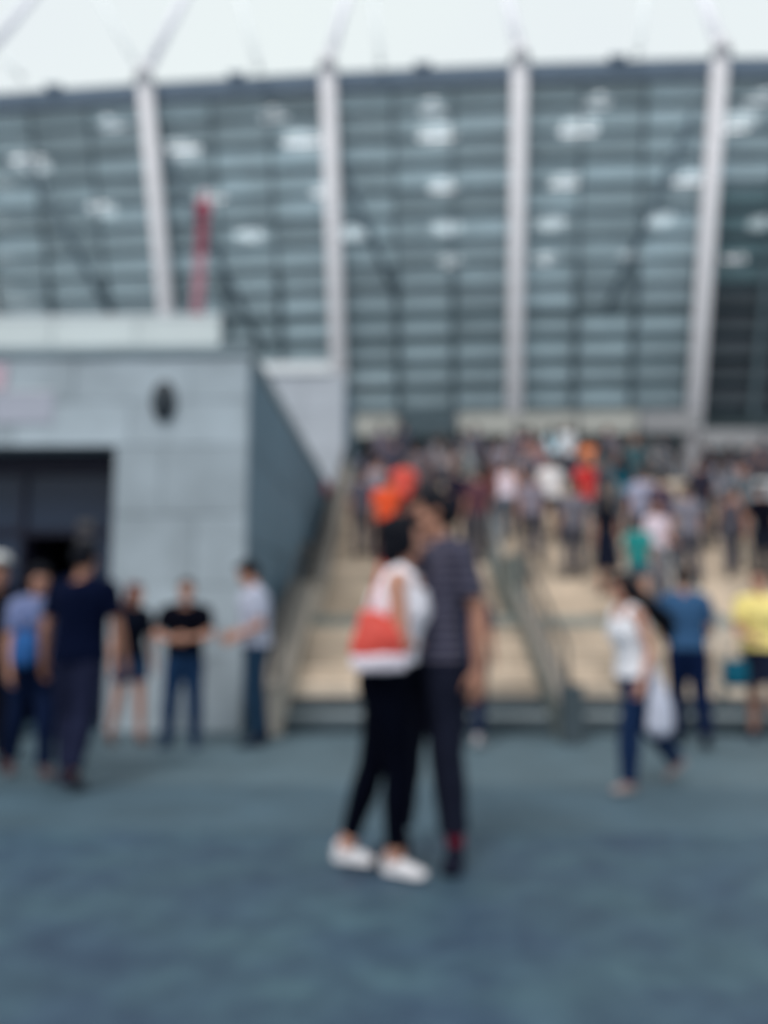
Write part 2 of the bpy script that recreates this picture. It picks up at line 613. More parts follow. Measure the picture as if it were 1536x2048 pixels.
# inner mass under the steps
prof = [(Y_A + .1, 0.0)] + [(Y_A + .1, .12), (Y_A + RUN_A * N_A + .1, 1.04), (Y_B + .25, 1.04), (Y_T + .1, Z_P - .3), (Y_T + .1, 0)]
vs = [V((x, y - Y_A, z - .02 if z > 0 else 0)) for x in (SX0, SX1) for (y, z) in prof]
n_ = len(prof)
fs = [tuple(range(n_ - 1, -1, -1)), tuple(range(n_, 2 * n_))] + [(i, (i + 1) % n_, n_ + (i + 1) % n_, n_ + i) for i in range(n_)]
link('stair_base', mesh('stair_base', vs, fs), M['core'], st)

# upper plaza
tag(box('upper_plaza', -60, 60, Y_T + .34, 80, 0, Z_P, M['plaza']), kind='structure')

# left flank wall of the stairs with its handrail
YE = Y_T + .3


def sloped_wall(root, x0, x1, pts, base, m, name='wall_body'):
    """pts: (y, top z) along the wall; solid down to base(y)."""
    vs = []
    for x in (x0, x1):
        for (y, z) in pts:
            vs.append(V((x, y, z)))
        for (y, z) in reversed(pts):
            vs.append(V((x, y, base)))
    n = 2 * len(pts)
    fs = [tuple(range(n)), tuple(range(2 * n - 1, n - 1, -1))] + [(i, i + n, (i + 1) % n + n, (i + 1) % n) for i in range(n)]
    return link(name, mesh(name, vs, fs), m, root)


def slope(y):
    if y <= Y_A:
        return 0.0
    if y < Y_L:
        return 1.2 * (y - Y_A) / (Y_L - Y_A)
    if y < Y_B:
        return 1.2
    if y < Y_T:
        return 1.2 + (Z_P - 1.2) * (y - Y_B) / (Y_T - Y_B)
    return Z_P


fl = empty('flank_wall', (0, 0, 0), label='low warm grey stone wall sloping up along the left edge of the stairs', cat='wall')
sloped_wall(fl, SX0 - .24, SX0 - .003, [(Y_A - .1, .45), (Y_L, 1.2 + .40), (Y_B, 1.2 + .40), (Y_T, Z_P + .40), (YE, Z_P + .40)], 0.0, M['warmwall'])
for (ya, yb) in ((Y_A - .1, Y_L), (Y_L, Y_B), (Y_B, Y_T)):
    p, q = V((SX0 - .125, ya, slope(ya) + .45)), V((SX0 - .125, yb, slope(yb) + .43))
    Geo().bar(p, q, .27, .06).build('coping', M['warmcap'], fl)


def railing(X, ys, base_off, label, m, step=.30, zfun=slope, h=.95):
    r = empty('railing', (X, ys[0], zfun(ys[0])), label=label, cat='railing', group='railings on the stairs')
    o = V((X, ys[0], zfun(ys[0])))
    pts = [V((X, y, zfun(y) + h)) - o for y in ys]
    Geo().chain(pts, [.026] * len(pts), 10, None, True).build('handrail', m, r, True)
    pts2 = [V((X, y, zfun(y) + base_off + .10)) - o for y in ys]
    Geo().chain(pts2, [.016] * len(pts), 8).build('lower_rail', m, r, True)
    bme = {}
    n = int((ys[-1] - ys[0]) / step)
    for i in range(n + 1):
        y = ys[0] + i * (ys[-1] - ys[0]) / n
        big = i % 5 == 0 or i == n
        z0 = zfun(y) + (base_off if big else base_off + .10)
        ln = zfun(y) + h - z0
        key = (big, round(ln, 2))
        if key not in bme:
            rr = .024 if big else .010
            gg = Geo().chain([(0, 0, 0), (0, 0, ln)], [rr, rr], 8, None, False)
            bme[key] = mesh('baluster', gg.v, gg.f, True)
            bme[key].materials.append(m)
        link('rail_post' if big else 'baluster', bme[key], None, r, (0, y - ys[0], z0 - o.z))
    return r


railing(SX0 - .125, [Y_A + .1, Y_L, Y_B, Y_T, YE], .46, 'dark bronze railing on the sloping wall at the left edge of the stairs', M['darkrail'], .5, h=1.0)

dv = empty('stair_divider', (0, 0, 0), label='low grey green wall dividing the stairs beside the kissing couple, taller at the landing', cat='wall')
sloped_wall(dv, DIV0, DIV1, [(Y_A - .45, .30), (Y_A, .34), (Y_L, 1.2 + .34), (Y_L + .2, 1.2 + .34), (Y_L + .201, 1.2 + .86), (Y_B + .5, 1.2 + .90), (Y_B + .501, 1.2 + .50), (Y_T, Z_P + .25), (YE, Z_P + .25)], 0.0, M['parapet'])
Geo().box(DIV0 - .02, DIV1 + .02, Y_A - .62, Y_A - .452, 0, .56).build('end_post', M['darkstep'], dv)
Geo().bar((.5 * (DIV0 + DIV1), Y_A - .4, .36), (.5 * (DIV0 + DIV1), Y_L + .19, 1.2 + .37), .2, .05).build('coping', M['warmcap'], dv)
railing(.5 * (DIV0 + DIV1), [Y_A - .4, Y_L], .34, 'dark railing on the low divider wall beside the kissing couple', M['darkrail'], .42, h=.92)
railing(.5 * (DIV0 + DIV1), [Y_B + .6, Y_T, YE], .20, 'steel railing with thin balusters on the upper flight above the grey green parapet', M['steel'], .26, h=1.02)
railing(3.55, [Y_A + .5, Y_L, Y_B, Y_T], .0, 'steel railing with thin balusters standing free on the steps just right of the divider', M['steel'], .28)
railing(6.35, [Y_A + .5, Y_L, Y_B, Y_T], .0, 'steel railing on the steps at the right, behind the person in yellow', M['steel'], .34)

# pale block at the top right of the stairs
pb = empty('planter_block', (0, 0, 0), label='pale grey block beside the top steps at the right edge, under the canopy', cat='planter')
a = at_y(1428, 962, 17.4)
box('block_body', a.x, a.x + 3.4, 17.4, 19.1, 2.6, a.z - .1, M['paleconc'], pb, .02)
box('block_cap', a.x - .06, a.x + 3.4, 17.34, 19.12, a.z - .098, a.z, M['palecap'], pb, .01)

# ================================================================== LEFT BUILDING
YW = 8.3
bx1 = at_y(492, 1000, YW).x
zt = at_y(300, 693, YW).z
dxr = at_y(228, 960, YW).x
dzt = at_y(100, 892, YW).z
BX0 = -9.5
lb = empty('entrance_building', (0, 0, 0), label='low grey stone building with a dark doorway on the left of the stairs', cat='building')
YB1 = 18.6
g = Geo()
g.box(BX0, dxr - .0, YW + .10, YW + .4, dzt, zt - .12)       # lintel wall
g.box(dxr, bx1 - .1, YW + .10, YW + .4, 0, zt - .12)
g.box(bx1 - .4, bx1 - .06, YW + .4, YB1, 0, zt - .12)
g.box(BX0, bx1 - .4, YW + .4, YB1, zt - .42, zt - .122)     # roof
g.build('wall_core', M['core'], lb)
# cladding panels, front
rows = [0, .62, 1.24, 1.86, 2.48, dzt, dzt + (zt - .12 - dzt) / 2, zt - .12]
rows = [0, dzt * .25, dzt * .5, dzt * .75, dzt, dzt + (zt - .12 - dzt) * .5, zt - .12]
for r_ in range(len(rows) - 1):
    z0, z1 = rows[r_], rows[r_ + 1]
    xs = [dxr, dxr + (bx1 - dxr) * (.36 if r_ % 2 else .62), bx1]
    if z0 >= dzt - .01:
        xs = [BX0 + 1.3 * i + (.65 if r_ % 2 else 0) for i in range(7)]
        xs = [x for x in xs if x < bx1 - .5] + [bx1]
    for i in range(len(xs) - 1):
        d = random.uniform(-.004, .004)
        box('cladding_panel', xs[i] + .004, xs[i + 1] - .004, YW + d, YW + .098, z0 + .004, z1 - .004, M['panel'], lb, .004)
# cladding, side wall facing the stairs
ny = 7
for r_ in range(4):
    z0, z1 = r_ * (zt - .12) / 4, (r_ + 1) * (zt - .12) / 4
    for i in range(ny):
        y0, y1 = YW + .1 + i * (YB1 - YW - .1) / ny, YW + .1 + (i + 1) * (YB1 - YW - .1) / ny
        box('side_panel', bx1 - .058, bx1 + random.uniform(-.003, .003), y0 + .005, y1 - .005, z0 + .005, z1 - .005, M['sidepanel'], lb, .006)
box('coping', BX0, bx1 + .03, YW - .04, YW + .45, zt - .118, zt, M['coping'], lb, .01)
box('coping', bx1 - .42, bx1 + .03, YW + .452, YB1, zt - .118, zt, M['coping'], lb, .01)
# doorway
dr = empty('entrance_doorway', (0, 0, 0))
dr.name = 'doorway'
dr.parent = lb
dy = YW + .42
zt2 = at_y(100, 948, dy).z
zt3 = at_y(100, 1062, dy).z
box('door_header', BX0, dxr, YW + .41, YW + .55, zt2, dzt, M['doorframe'], dr)
for i in range(5):
    x1_ = dxr - .02 - i * 1.18
    box('transom_pane', x1_ - 1.16, x1_ - .03, YW + .47, YW + .50, zt3 + .03, zt2 - .01, M['transomglass'], dr)
    box('door_frame', x1_ - .03, x1_ + .02, YW + .43, YW + .55, 0, zt2 - .003, M['doorframe'], dr)
box('door_header', BX0, dxr - .04, YW + .44, YW + .545, zt3 - .05, zt3 + .02, M['doorframe'], dr)
ol = at_y(42, 1150, dy).x
orr = at_y(146, 1150, dy).x
box('door_leaf', orr + .02, dxr - .06, YW + .46, YW + .50, .02, zt3 - .06, M['transomglass'], dr)
box('door_leaf', BX0, ol - .02, YW + .46, YW + .50, .02, zt3 - .06, M['transomglass'], dr)
box('open_leaf', ol - .02, ol + .03, YW + .52, YW + 1.3, .02, zt3 - .06, M['doorframe'], dr)
g = Geo()
g.box(BX0, dxr + .3, YW + 4.0, YW + 4.2, 0, dzt)
g.box(BX0, BX0 + .1, YW + .6, YW + 4.0, 0, dzt)
g.box(dxr + .1, dxr + .3, YW + .6, YW + 4.0, 0, dzt)
g.box(BX0, dxr + .3, YW + .6, YW + 4.2, dzt, dzt + .1)
g.build('lobby_wall', M['darkin'], dr)
p = at_y(170, 1068, YW + .45)
box('notice', p.x - .09, p.x + .09, YW + .445, YW + .455, p.z - .16, p.z + .16, mat('notice_paper', (.09, .085, .09), .8), dr)

# lamp on the wall
p = at_y(329, 803, YW)
wl = empty('wall_lamp', p, label='dark oval lamp mounted high on the grey wall right of the doorway', cat='lamp')
g = Geo().rings([((0, -.002, 0), (1, 0, 0), (0, 0, 1), .13, .23), ((0, -.05, 0), (1, 0, 0), (0, 0, 1), .13, .23), ((0, -.07, 0), (1, 0, 0), (0, 0, 1), .11, .21)], 28)
g.build('housing', M['lampbody'], wl, True)
Geo().rings([((0, -.071, -.02), (1, 0, 0), (0, 0, 1), .075, .15), ((0, -.10, -.02), (1, 0, 0), (0, 0, 1), .06, .125), ((0, -.118, -.02), (1, 0, 0), (0, 0, 1), .025, .06)], 24).build('lens', M['lampglass'], wl, True)
g = Geo()
for s in (-.07, 0, .07):
    g.bar((-.085, -.115, s - .02), (.085, -.115, s - .02), .012, .012)
g.bar((0, -.122, -.17), (0, -.122, .14), .012, .012)
g.build('guard', M['lampbody'], wl)
# pink sign and pale poster at the left
p = at_y(-8, 752, YW)
sg = empty('wall_sign', p, label='small pink sign on the grey wall, cut off by the left edge of the photo', cat='sign')
box('sign_board', -.16, .13, -.03, -.006, -.16, .13, M['pinksign'], sg, .004)
box('sign_frame', -.18, .15, -.034, -.031, .131, .15, M['lavender'], sg)
p = at_y(62, 812, YW)
ps = empty('wall_poster', p, label='pale lavender banner fixed flat on the wall above the dark doorway', cat='banner')
box('banner_sheet', -.42, .26, -.014, -.006, -.20, .16, M['lavender'], ps)
box('banner_rod', -.44, .28, -.022, -.004, .161, .18, M['palecap'], ps)
# red box at the far end of the side wall
p = at_y(655, 978, 16.6)
rb = empty('red_box', (bx1 + .004, 16.6, p.z), label='small red box fixed at the far end of the dark side wall, by the railing', cat='box')
box('box_body', 0, .13, -.16, .16, -.14, .14, M['red'], rb, .012)
box('box_door', .131, .14, -.13, .13, -.11, .11, M['pinkwhite'], rb)

# frosted glass balustrade on the roof
YG = 10.4
gx1 = at_y(440, 660, YG).x
gz = at_y(200, 632, YG).z
gb = empty('glass_balustrade', (0, YG, 0), label='frosted white glass balustrade on the roof of the low grey building', cat='balustrade')
x = gx1
while x > BX0:
    box('glass_panel', x - 1.18, x, -.012, .012, zt - .05, gz - .045, M['frost'], gb)
    box('clamp', x - 1.195, x - 1.182, -.03, .03, zt - .118, zt + .25, M['steel'], gb)
    x -= 1.2
box('top_rail', BX0, gx1 + .02, -.03, .03, gz - .044, gz, M['palecap'], gb, .008)

# red and pink lattice mast on the roof
YM = 11.2
p0, p1 = at_y(384, 690, YM), at_y(409, 402, YM)
p0.z = zt - .12
ms = empty('lattice_mast', p0, label='slim red and pink lattice mast leaning right above the roof balustrade', cat='mast')
ax = (p1 - p0)
nb = 8
hw = .052
side = V((1, 0, 0))
dep = V((0, 1, 0))
for k in range(nb):
    a, b_ = ax * (k / nb), ax * ((k + 1) / nb)
    m = M['red'] if k in (0, 3, 6, 7) else M['pinkwhite']
    g = Geo()
    for sx in (-1, 1):
        for sy in (-1, 1):
            o_ = side * sx * hw + dep * sy * hw
            g.bar(a + o_, b_ + o_, .03, .03)
    for sy in (-1, 1):
        g.bar(a - side * hw + dep * sy * hw, b_ + side * hw + dep * sy * hw, .02, .02)
        g.bar(a + dep * hw * sy - side * hw, a + dep * hw * sy + side * hw, .02, .02)
    for sx in (-1, 1):
        g.bar(a + side * sx * hw - dep * hw, b_ + side * sx * hw + dep * hw, .02, .02)
    g.build('mast_section', m, ms)
g = Geo()
g.ellip(ax * .955, (.125, .125, .17), None, 16, 10)
g.bar(ax * .99, ax * 1.05, .05, .05)
g.build('mast_head', M['red'], ms, True)

# ================================================================== KIOSK on the plaza
YK = 20.6
ka, kb = at_y(524, 727, YK), at_y(690, 727, YK)
kk = empty('kiosk', (0, 0, 0), label='pale grey kiosk with a white roof edge standing behind the dark sloping wall top', cat='kiosk')
box('kiosk_body', ka.x + .05, kb.x - .05, YK + .06, YK + 5, Z_P, ka.z - .32, M['core'], kk)
for r_ in range(3):
    z0 = Z_P + r_ * (ka.z - .32 - Z_P) / 3
    z1 = Z_P + (r_ + 1) * (ka.z - .32 - Z_P) / 3
    for i in range(2):
        x0 = ka.x + i * (kb.x - ka.x) / 2
        box('cladding_panel', x0 + .006, x0 + (kb.x - ka.x) / 2 - .006, YK + random.uniform(0, .006), YK + .058, z0 + .006, z1 - .006, M['paleconc'], kk, .006)
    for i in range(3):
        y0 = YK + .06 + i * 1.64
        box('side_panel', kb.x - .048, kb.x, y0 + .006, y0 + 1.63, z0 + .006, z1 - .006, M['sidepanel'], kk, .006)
box('roof_edge', ka.x - .1, at_y(662, 727, YK).x, YK - .08, YK + 4.9, ka.z - .318, ka.z, M['palecap'], kk, .015)

# ================================================================== STADIUM
sd_ = empty('stadium', (0, 40, Z_P), label='huge stadium front of teal glass behind slanting pale columns', cat='stadium')
SO = V((0, 40, Z_P))
ZTOP = 23.2
cols_px = [(-82, 176, 8), (288, 150, 358), (655, 128, 683), (1040, 110, 1027), (1442, 98, 1384), (1862, 96, 1752)]
LEAN = 4.6
tops, bots = [], []
for (xt, yt, xb) in cols_px:
    t_ = at_z(xt, yt, ZTOP)
    q = at_y(xb, 900, t_.y + LEAN)
    d = (q - t_)
    b_ = t_ + d * ((ZTOP - Z_P) / (ZTOP - q.z))
    tops.append(t_)
    bots.append(b_)


def on_col(i, z):
    f = (z - Z_P) / (ZTOP - Z_P)
    return bots[i].lerp(tops[i], f)


def face(i, u, z, back=0.0):
    """A point of the glass front in bay i, u along the bay, at height z, set back behind the columns."""
    p = on_col(i, z).lerp(on_col(i + 1, z), u)
    return p + V((0, .55 + back, 0))


for i in range(6):
    t_, b_ = tops[i] - SO, bots[i] - SO
    g = Geo().chain([b_, b_.lerp(t_, .5), t_], [.36, .345, .325], 20, None, False)
    g.build('column', M['column'], sd_, True)
    g = Geo().chain([b_ + V((0, 0, .0)), b_ + V((0, 0, .35))], [.62, .5], 20, None, False)
    g.build('column_base', M['steel'], sd_, True)
    g = Geo().chain([t_ - V((0, 0, .25)), t_ + V((0, 0, .35))], [.40, .30], 16, None, False)
    g.build('column_cap', M['column'], sd_, True)
# struts above the eaves (lean inwards), thin rods behind
strut_px = [(60, 0), (367, 0), (692, 0), (1016, 0), (1408, 0), (1800, 0)]
for i, (x, y) in enumerate(strut_px):
    e = at_y(x, y, tops[i].y + 2.6)
    d = e - tops[i]
    Geo().chain([tops[i] - SO, tops[i] + d * 1.9 - SO], [.21, .19], 14, None, False).build('roof_strut', M['strut'], sd_, True)
for (xa, ya, xb, yb, dd) in ((288, 150, 198, 0, 5.0), (-82, 176, -200, 0, 5.0), (40, 150, 0, 108, 7.0), (516, 130, 480, 0, 6.0), (760, 118, 747, 0, 6.0), (1275, 100, 1291, 0, 6.0), (1040, 110, 1018, 0, 6.5)):
    a, b_ = at_z(xa, ya, ZTOP), None
    b_ = at_y(xb, yb, a.y + dd)
    d = b_ - a
    Geo().chain([a - d * .05 - SO, a + d * 1.7 - SO], [.12, .12], 10, None, False).build('roof_rod', M['rod'], sd_, True)
# eaves, with small brackets at mid-bay
ZE0, ZE1 = ZTOP - .75, ZTOP - .1
for i in range(5):
    for k in range(2):
        u0, u1 = k / 2 + .0008, (k + 1) / 2 - .0008
        q = [face(i, u0, ZE0, -.25), face(i, u1, ZE0, -.25), face(i, u1, ZE1, -.25), face(i, u0, ZE1, -.25)]
        hexa('eaves_panel', [p - SO for p in q], .35, M['fascia'], sd_)
        q = [face(i, u0, ZE0 - .02, -.1), face(i, u1, ZE0 - .02, -.1), face(i, u1, ZE0 - .02, 8), face(i, u0, ZE0 - .02, 8)]
        vs = [p - SO for p in q] + [p - SO + V((0, 0, .25)) for p in q]
        link('roof_soffit', mesh('roof_soffit', vs, [(3, 2, 1, 0), (4, 5, 6, 7), (0, 1, 5, 4), (1, 2, 6, 5), (2, 3, 7, 6), (3, 0, 4, 7)]), M['slab'], sd_)
    c = face(i, .5, ZE1, -.2) - SO
    Geo().box(-.35, .35, -.2, .2, 0, .14, None, c).build('eaves_bracket', M['fascia'], sd_)
# glass front: rows of panes with darker louvres under each
ZG0, ZG1 = 9.7, ZE0 - .03
NR = 13
for i in range(5):
    for r_ in range(NR):
        z0 = ZG0 + r_ * (ZG1 - ZG0) / NR
        z1 = ZG0 + (r_ + 1) * (ZG1 - ZG0) / NR
        zm = z0 + (z1 - z0) * (.42 if r_ < 6 else .30)
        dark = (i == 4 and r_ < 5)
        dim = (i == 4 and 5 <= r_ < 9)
        for k in range(3):
            u0, u1 = .02 + k * .32 + .006, .02 + (k + 1) * .32 - .006
            q = [face(i, u0, zm + .04), face(i, u1, zm + .04), face(i, u1, z1 - .03), face(i, u0, z1 - .03)]
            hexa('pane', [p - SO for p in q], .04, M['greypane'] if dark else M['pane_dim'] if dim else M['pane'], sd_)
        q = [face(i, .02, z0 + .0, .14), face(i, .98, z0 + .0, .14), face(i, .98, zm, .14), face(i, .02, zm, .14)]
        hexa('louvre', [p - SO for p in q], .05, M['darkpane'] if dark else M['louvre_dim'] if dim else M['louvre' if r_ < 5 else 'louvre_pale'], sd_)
        Geo().bar(face(i, .015, zm + .02, .05) - SO, face(i, .985, zm + .02, .05) - SO, .10, .045).build('transom', M['frame'], sd_)
    for k in range(4):
        u = .02 + k * .32
        Geo().bar(face(i, u, ZG0 - .2, .0) - SO, face(i, u, ZG1, .0) - SO, .09, .14, (0, -1, 0)).build('mullion', M['frame'], sd_)
        Geo().bar(face(i, u, ZG0 - .2, -.08) - SO, face(i, u, 15.6, -.08) - SO, .26, .12, (0, -1, 0)).build('lower_mullion', M['frame'], sd_)
# inside: slabs at lamp levels, a back wall, diagonal braces
for i in range(5):
    q = [face(i, 0, Z_P, 4), face(i, 1, Z_P, 4), face(i, 1, ZTOP - 1, 8), face(i, 0, ZTOP - 1, 8)]
    hexa('inner_wall', [p - SO for p in q], .2, M['inner'], sd_)
lamps = [(1190, 163), (862, 178), (548, 195), (1513, 160), (228, 212), (1158, 257), (874, 268), (604, 284), (1470, 246), (362, 302), (62, 328),
         (1129, 365), (886, 373), (652, 385), (1378, 360), (420, 397), (205, 420),
         (1103, 447), (893, 456), (1318, 441), (1527, 446), (700, 468), (499, 471), (1090, 517), (1262, 512), (1470, 518), (900, 522)]
rowz = {}
for n_, (px, py) in enumerate(lamps):
    Y = 33.0
    for _ in range(8):
        p = at_y(px, py, Y)
        i = 0
        for j in range(5):
            if on_col(j, p.z).x <= p.x:
                i = j
        i = min(i, 4)
        u = (p.x - on_col(i, p.z).x) / (on_col(i + 1, p.z).x - on_col(i, p.z).x)
        Y = face(i, u, p.z, 1.0).y
    if n_ < 5:
        p = face(i, min(max(u, .1), .9), ZE0 - .42, .5)
    row = 0 if n_ < 5 else 1 if n_ < 11 else 2 if n_ < 17 else 3 if n_ < 23 else 4
    rowz.setdefault(row, []).append(p.z)
    lo = empty('ceiling_light', p, label='round white ceiling light glowing behind the teal stadium glass', cat='light', group='round lights behind the stadium glass')
    R_ = (.60, .86, .66, .66, .5)[row]
    Geo().rings([((0, 0, 0), (1, 0, 0), (0, 1, 0), R_ * .96, R_ * .84), ((0, 0, .03), (1, 0, 0), (0, 1, 0), R_, R_ * .88)], 24).build('lit_disc', M['lamp_dim' if row == 0 else 'lamp'], lo)
    Geo().rings([((0, 0, .032), (1, 0, 0), (0, 1, 0), R_ * 1.04, R_ * .91), ((0, 0, .13), (1, 0, 0), (0, 1, 0), R_ * .9, R_ * .78)], 24).build('housing', M['frame'], lo)
for row, zs in rowz.items():
    z = max(zs) + .16
    for i in range(5):
        q = [face(i, 0, z, .45), face(i, 1, z, .45), face(i, 1, z, 8), face(i, 0, z, 8)]
        vs = [p - SO for p in q] + [p - SO + V((0, 0, .22)) for p in q]
        link('concourse_slab', mesh('concourse_slab', vs, [(3, 2, 1, 0), (4, 5, 6, 7), (0, 1, 5, 4), (1, 2, 6, 5), (2, 3, 7, 6), (3, 0, 4, 7)]), M['slab'], sd_)
for (i, ua, za, ub, zb) in ((2, .02, 20.4, .34, 14.5), (1, .06, 20.8, .55, 12.5), (3, .90, 21.2, .50, 13.8), (4, .98, 21, .55, 13.6), (0, .3, 20.6, .75, 13)):
    Geo().chain([face(i, ua, za, -.16) - SO, face(i, ub, zb, -.16) - SO], [.12, .10], 10, None, False).build('brace', M['brace'], sd_, True)
# entrance canopy at the foot of the glass, turnstiles under it
for i in range(1, 5):
    for k in range(3):
        u0, u1 = k / 3 + .012, (k + 1) / 3 - .012
        m = M['frame'] if (i == 2 and k == 1) else M['greycanopy'] if i == 4 or (i == 3 and k == 2) else M['canopy']
        z0, z1 = 8.62, 9.5
        if i == 4:
            z0, z1 = 8.0, 8.75
        q = [face(i, u0, z0, -1.4), face(i, u1, z0, -1.4), face(i, u1, z1, -1.4), face(i, u0, z1, -1.4)]
        hexa('canopy_panel', [p - SO for p in q], .10, m, sd_)
    a, b_ = face(i, 0.01, z1 - .1, 0) - SO, face(i, .99, z1 - .1, 0) - SO
    hexa('canopy_roof', [a + V((0, -1.3, 0)), b_ + V((0, -1.3, 0)), b_ + V((0, .2, .02)), a + V((0, .2, .02))], .15, M['greycanopy'], sd_)
    for k in range(6):
        u0 = .05 + k * .15
        p = face(i, u0, Z_P, -.4) - SO
        Geo().box(-.1, .1, -.1, .1, 0, z0 - Z_P, None, p).build('canopy_post', M['gate'], sd_)
    for k in range(5):
        u0, u1 = .07 + k * .15, .19 + k * .15
        q = [face(i, u0, Z_P, -.2), face(i, u1, Z_P, -.2), face(i, u1, Z_P + 2.5, -.2), face(i, u0, Z_P + 2.5, -.2)]
        hexa('gate_panel', [p - SO for p in q], .06, M['gate'] if i == 4 else M['palegate'], sd_)

# ================================================================== PEOPLE
PEND = []


class Fig:
    """Skeleton of one person facing -Y, feet at z = 0, scaled to its height."""

    def __init__(s, H, female=False, lean=0, side=0, head=(0, 0, 0), aL=None, aR=None, lL=None, lR=None, wide=1.0, yawU=0):
        k = H / 1.75
        s.k, s.fem, s.wide = k, female, wide
        s.P = V((0, 0, .93 * k))
        s.Rt = Matrix.Rotation(math.radians(lean), 3, 'X') @ Matrix.Rotation(math.radians(side), 3, 'Y') @ Matrix.Rotation(math.radians(yawU), 3, 'Z')
        hp, hy, hr = [math.radians(a) for a in head]
        s.Rh = s.Rt @ Matrix.Rotation(hy, 3, 'Z') @ Matrix.Rotation(hp, 3, 'X') @ Matrix.Rotation(hr, 3, 'Y')
        sw = (.168 if female else .190) * wide
        s.sh = {1: s.T((sw, 0, 1.40)), -1: s.T((-sw, 0, 1.40))}
        s.hip = {1: V((.088, 0, .90)) * k, -1: V((-.088, 0, .90)) * k}
        s.neck = s.T((0, .012, 1.50))
        s.arm, s.leg, s.foot = {}, {}, {}
        for sd, a in ((1, aL), (-1, aR)):
            a = a or (2, 9, 14, 3)
            d1, d2 = s.dir(sd, a[0], a[1]), s.dir(sd, a[2], a[3])
            e = s.sh[sd] + d1 * (.285 * k)
            w_ = e + d2 * (.255 * k)
            s.arm[sd] = (s.sh[sd], e, w_, d2, a[4] if len(a) > 4 else 22)
        for sd, l in ((1, lL), (-1, lR)):
            l = l or (2, 2, -2, 1)
            d1, d2 = s.dir(sd, l[0], l[1]), s.dir(sd, l[2], l[3])
            kn = s.hip[sd] + d1 * (.42 * k)
            an = kn + d2 * (.405 * k)
            s.leg[sd] = (s.hip[sd], kn, an)
            s.foot[sd] = (math.radians(l[4]) if len(l) > 4 else 0.0, math.radians(l[5]) if len(l) > 5 else math.radians(7) * sd)
        lo = 9
        for sd in (1, -1):
            for p in s.sole_pts(sd):
                lo = min(lo, p.z)
        s.dz = -lo

    def dir(s, sd, f, o):
        f, o = math.radians(f), math.radians(o)
        return V((sd * math.sin(o), -math.sin(f) * math.cos(o), -math.cos(f) * math.cos(o)))

    def T(s, p):
        return s.P + s.Rt @ (V(p) * s.k - s.P)

    def Hd(s, p):
        """head-local point (relative to the neck top) to figure space"""
        return s.neck + s.Rh @ (V(p) * s.k)

    def foot_frame(s, sd):
        pit, yaw = s.foot[sd]
        return Matrix.Rotation(yaw, 3, 'Z') @ Matrix.Rotation(pit, 3, 'X')

    def sole_pts(s, sd):
        R, a = s.foot_frame(sd), s.leg[sd][2]
        return [a + R @ (V(p) * s.k) for p in ((0, .06, -.085), (0, -.19, -.085))]

    # ---- pieces
    def torso(s, g, inf=0.0, z0=.80, z1=1.47, hem=0.0):
        if s.fem:
            prof = [(.80, .12, .095), (.86, .168, .118), (.93, .176, .124), (1.00, .158, .108), (1.08, .132, .094), (1.16, .134, .098), (1.25, .150, .118), (1.32, .152, .118), (1.39, .140, .094), (1.44, .100, .075), (1.475, .056, .056)]
        else:
            prof = [(.80, .11, .095), (.86, .160, .112), (.93, .170, .118), (1.00, .163, .112), (1.08, .155, .106), (1.18, .160, .112), (1.28, .176, .124), (1.36, .180, .120), (1.41, .160, .100), (1.45, .105, .078), (1.485, .060, .058)]
        zs = sorted(set([p[0] for p in prof if z0 < p[0] < z1] + [z0, z1]))
        spec = []
        ux, uy = s.Rt @ V((1, 0, 0)), s.Rt @ V((0, 1, 0))
        for z in zs:
            for a, b in zip(prof, prof[1:]):
                if a[0] <= z <= b[0]:
                    f = (z - a[0]) / (b[0] - a[0])
                    rx, ry = a[1] + (b[1] - a[1]) * f, a[2] + (b[2] - a[2]) * f
                    break
            extra = hem * max(0, (1.02 - z) / .2) if hem else 0
            c = s.T((0, 0, z)) if z > .93 else s.P + (V((0, 0, z)) * s.k - s.P)
            u_, v_ = (ux, uy) if z > .93 else (V((1, 0, 0)), V((0, 1, 0)))
            spec.append((c, u_, v_, (rx * s.wide + inf + extra) * s.k, (ry * (1 + (s.wide - 1) * (1.4 if z > 1.02 else .7)) + inf + extra) * s.k))
        g.rings(spec, 24)
        if z1 > 1.42:                                   # shoulder yoke
            g.chain([s.sh[-1] * 1.0, s.T((-.085, .005, 1.432)), s.T((.085, .005, 1.432)), s.sh[1]], [(.052 + inf) * s.k, (.054 + inf) * s.k, (.054 + inf) * s.k, (.052 + inf) * s.k], 14)
        if s.fem and z0 < 1.2 and z1 > 1.35:
            for sd in (1, -1):
                g.ellip(s.T((sd * .068, -.085, 1.285)), tuple((r + inf) * s.k for r in (.062, .055, .062)), s.Rt, 14, 9)

    def arm_geo(s, g, sd, inf=0.0, t=2.0):
        a, e, w_, _, _ = s.arm[sd]
        k = s.k * (.90 if s.fem else 1.0)
        pts = [a, a.lerp(e, .35), a.lerp(e, .8), e, e.lerp(w_, .3), e.lerp(w_, .75), w_]
        rs = [.056, .050, .043, .040, .042, .032, .026]
        tt = [0, .35, .8, 1.0, 1.3, 1.75, 2.0]
        P, Rr = [], []
        for i, (p, r, q) in enumerate(zip(pts, rs, tt)):
            if q <= t:
                P.append(p)
                Rr.append(r * k + inf * s.k)
            else:
                f = (t - tt[i - 1]) / (q - tt[i - 1])
                if f > .05:
                    P.append(pts[i - 1].lerp(p, f))
                    Rr.append((rs[i - 1] + (r - rs[i - 1]) * f) * k + inf * 1.25 * s.k)
                break
        g.chain(P, Rr, 14, None, t >= 2)

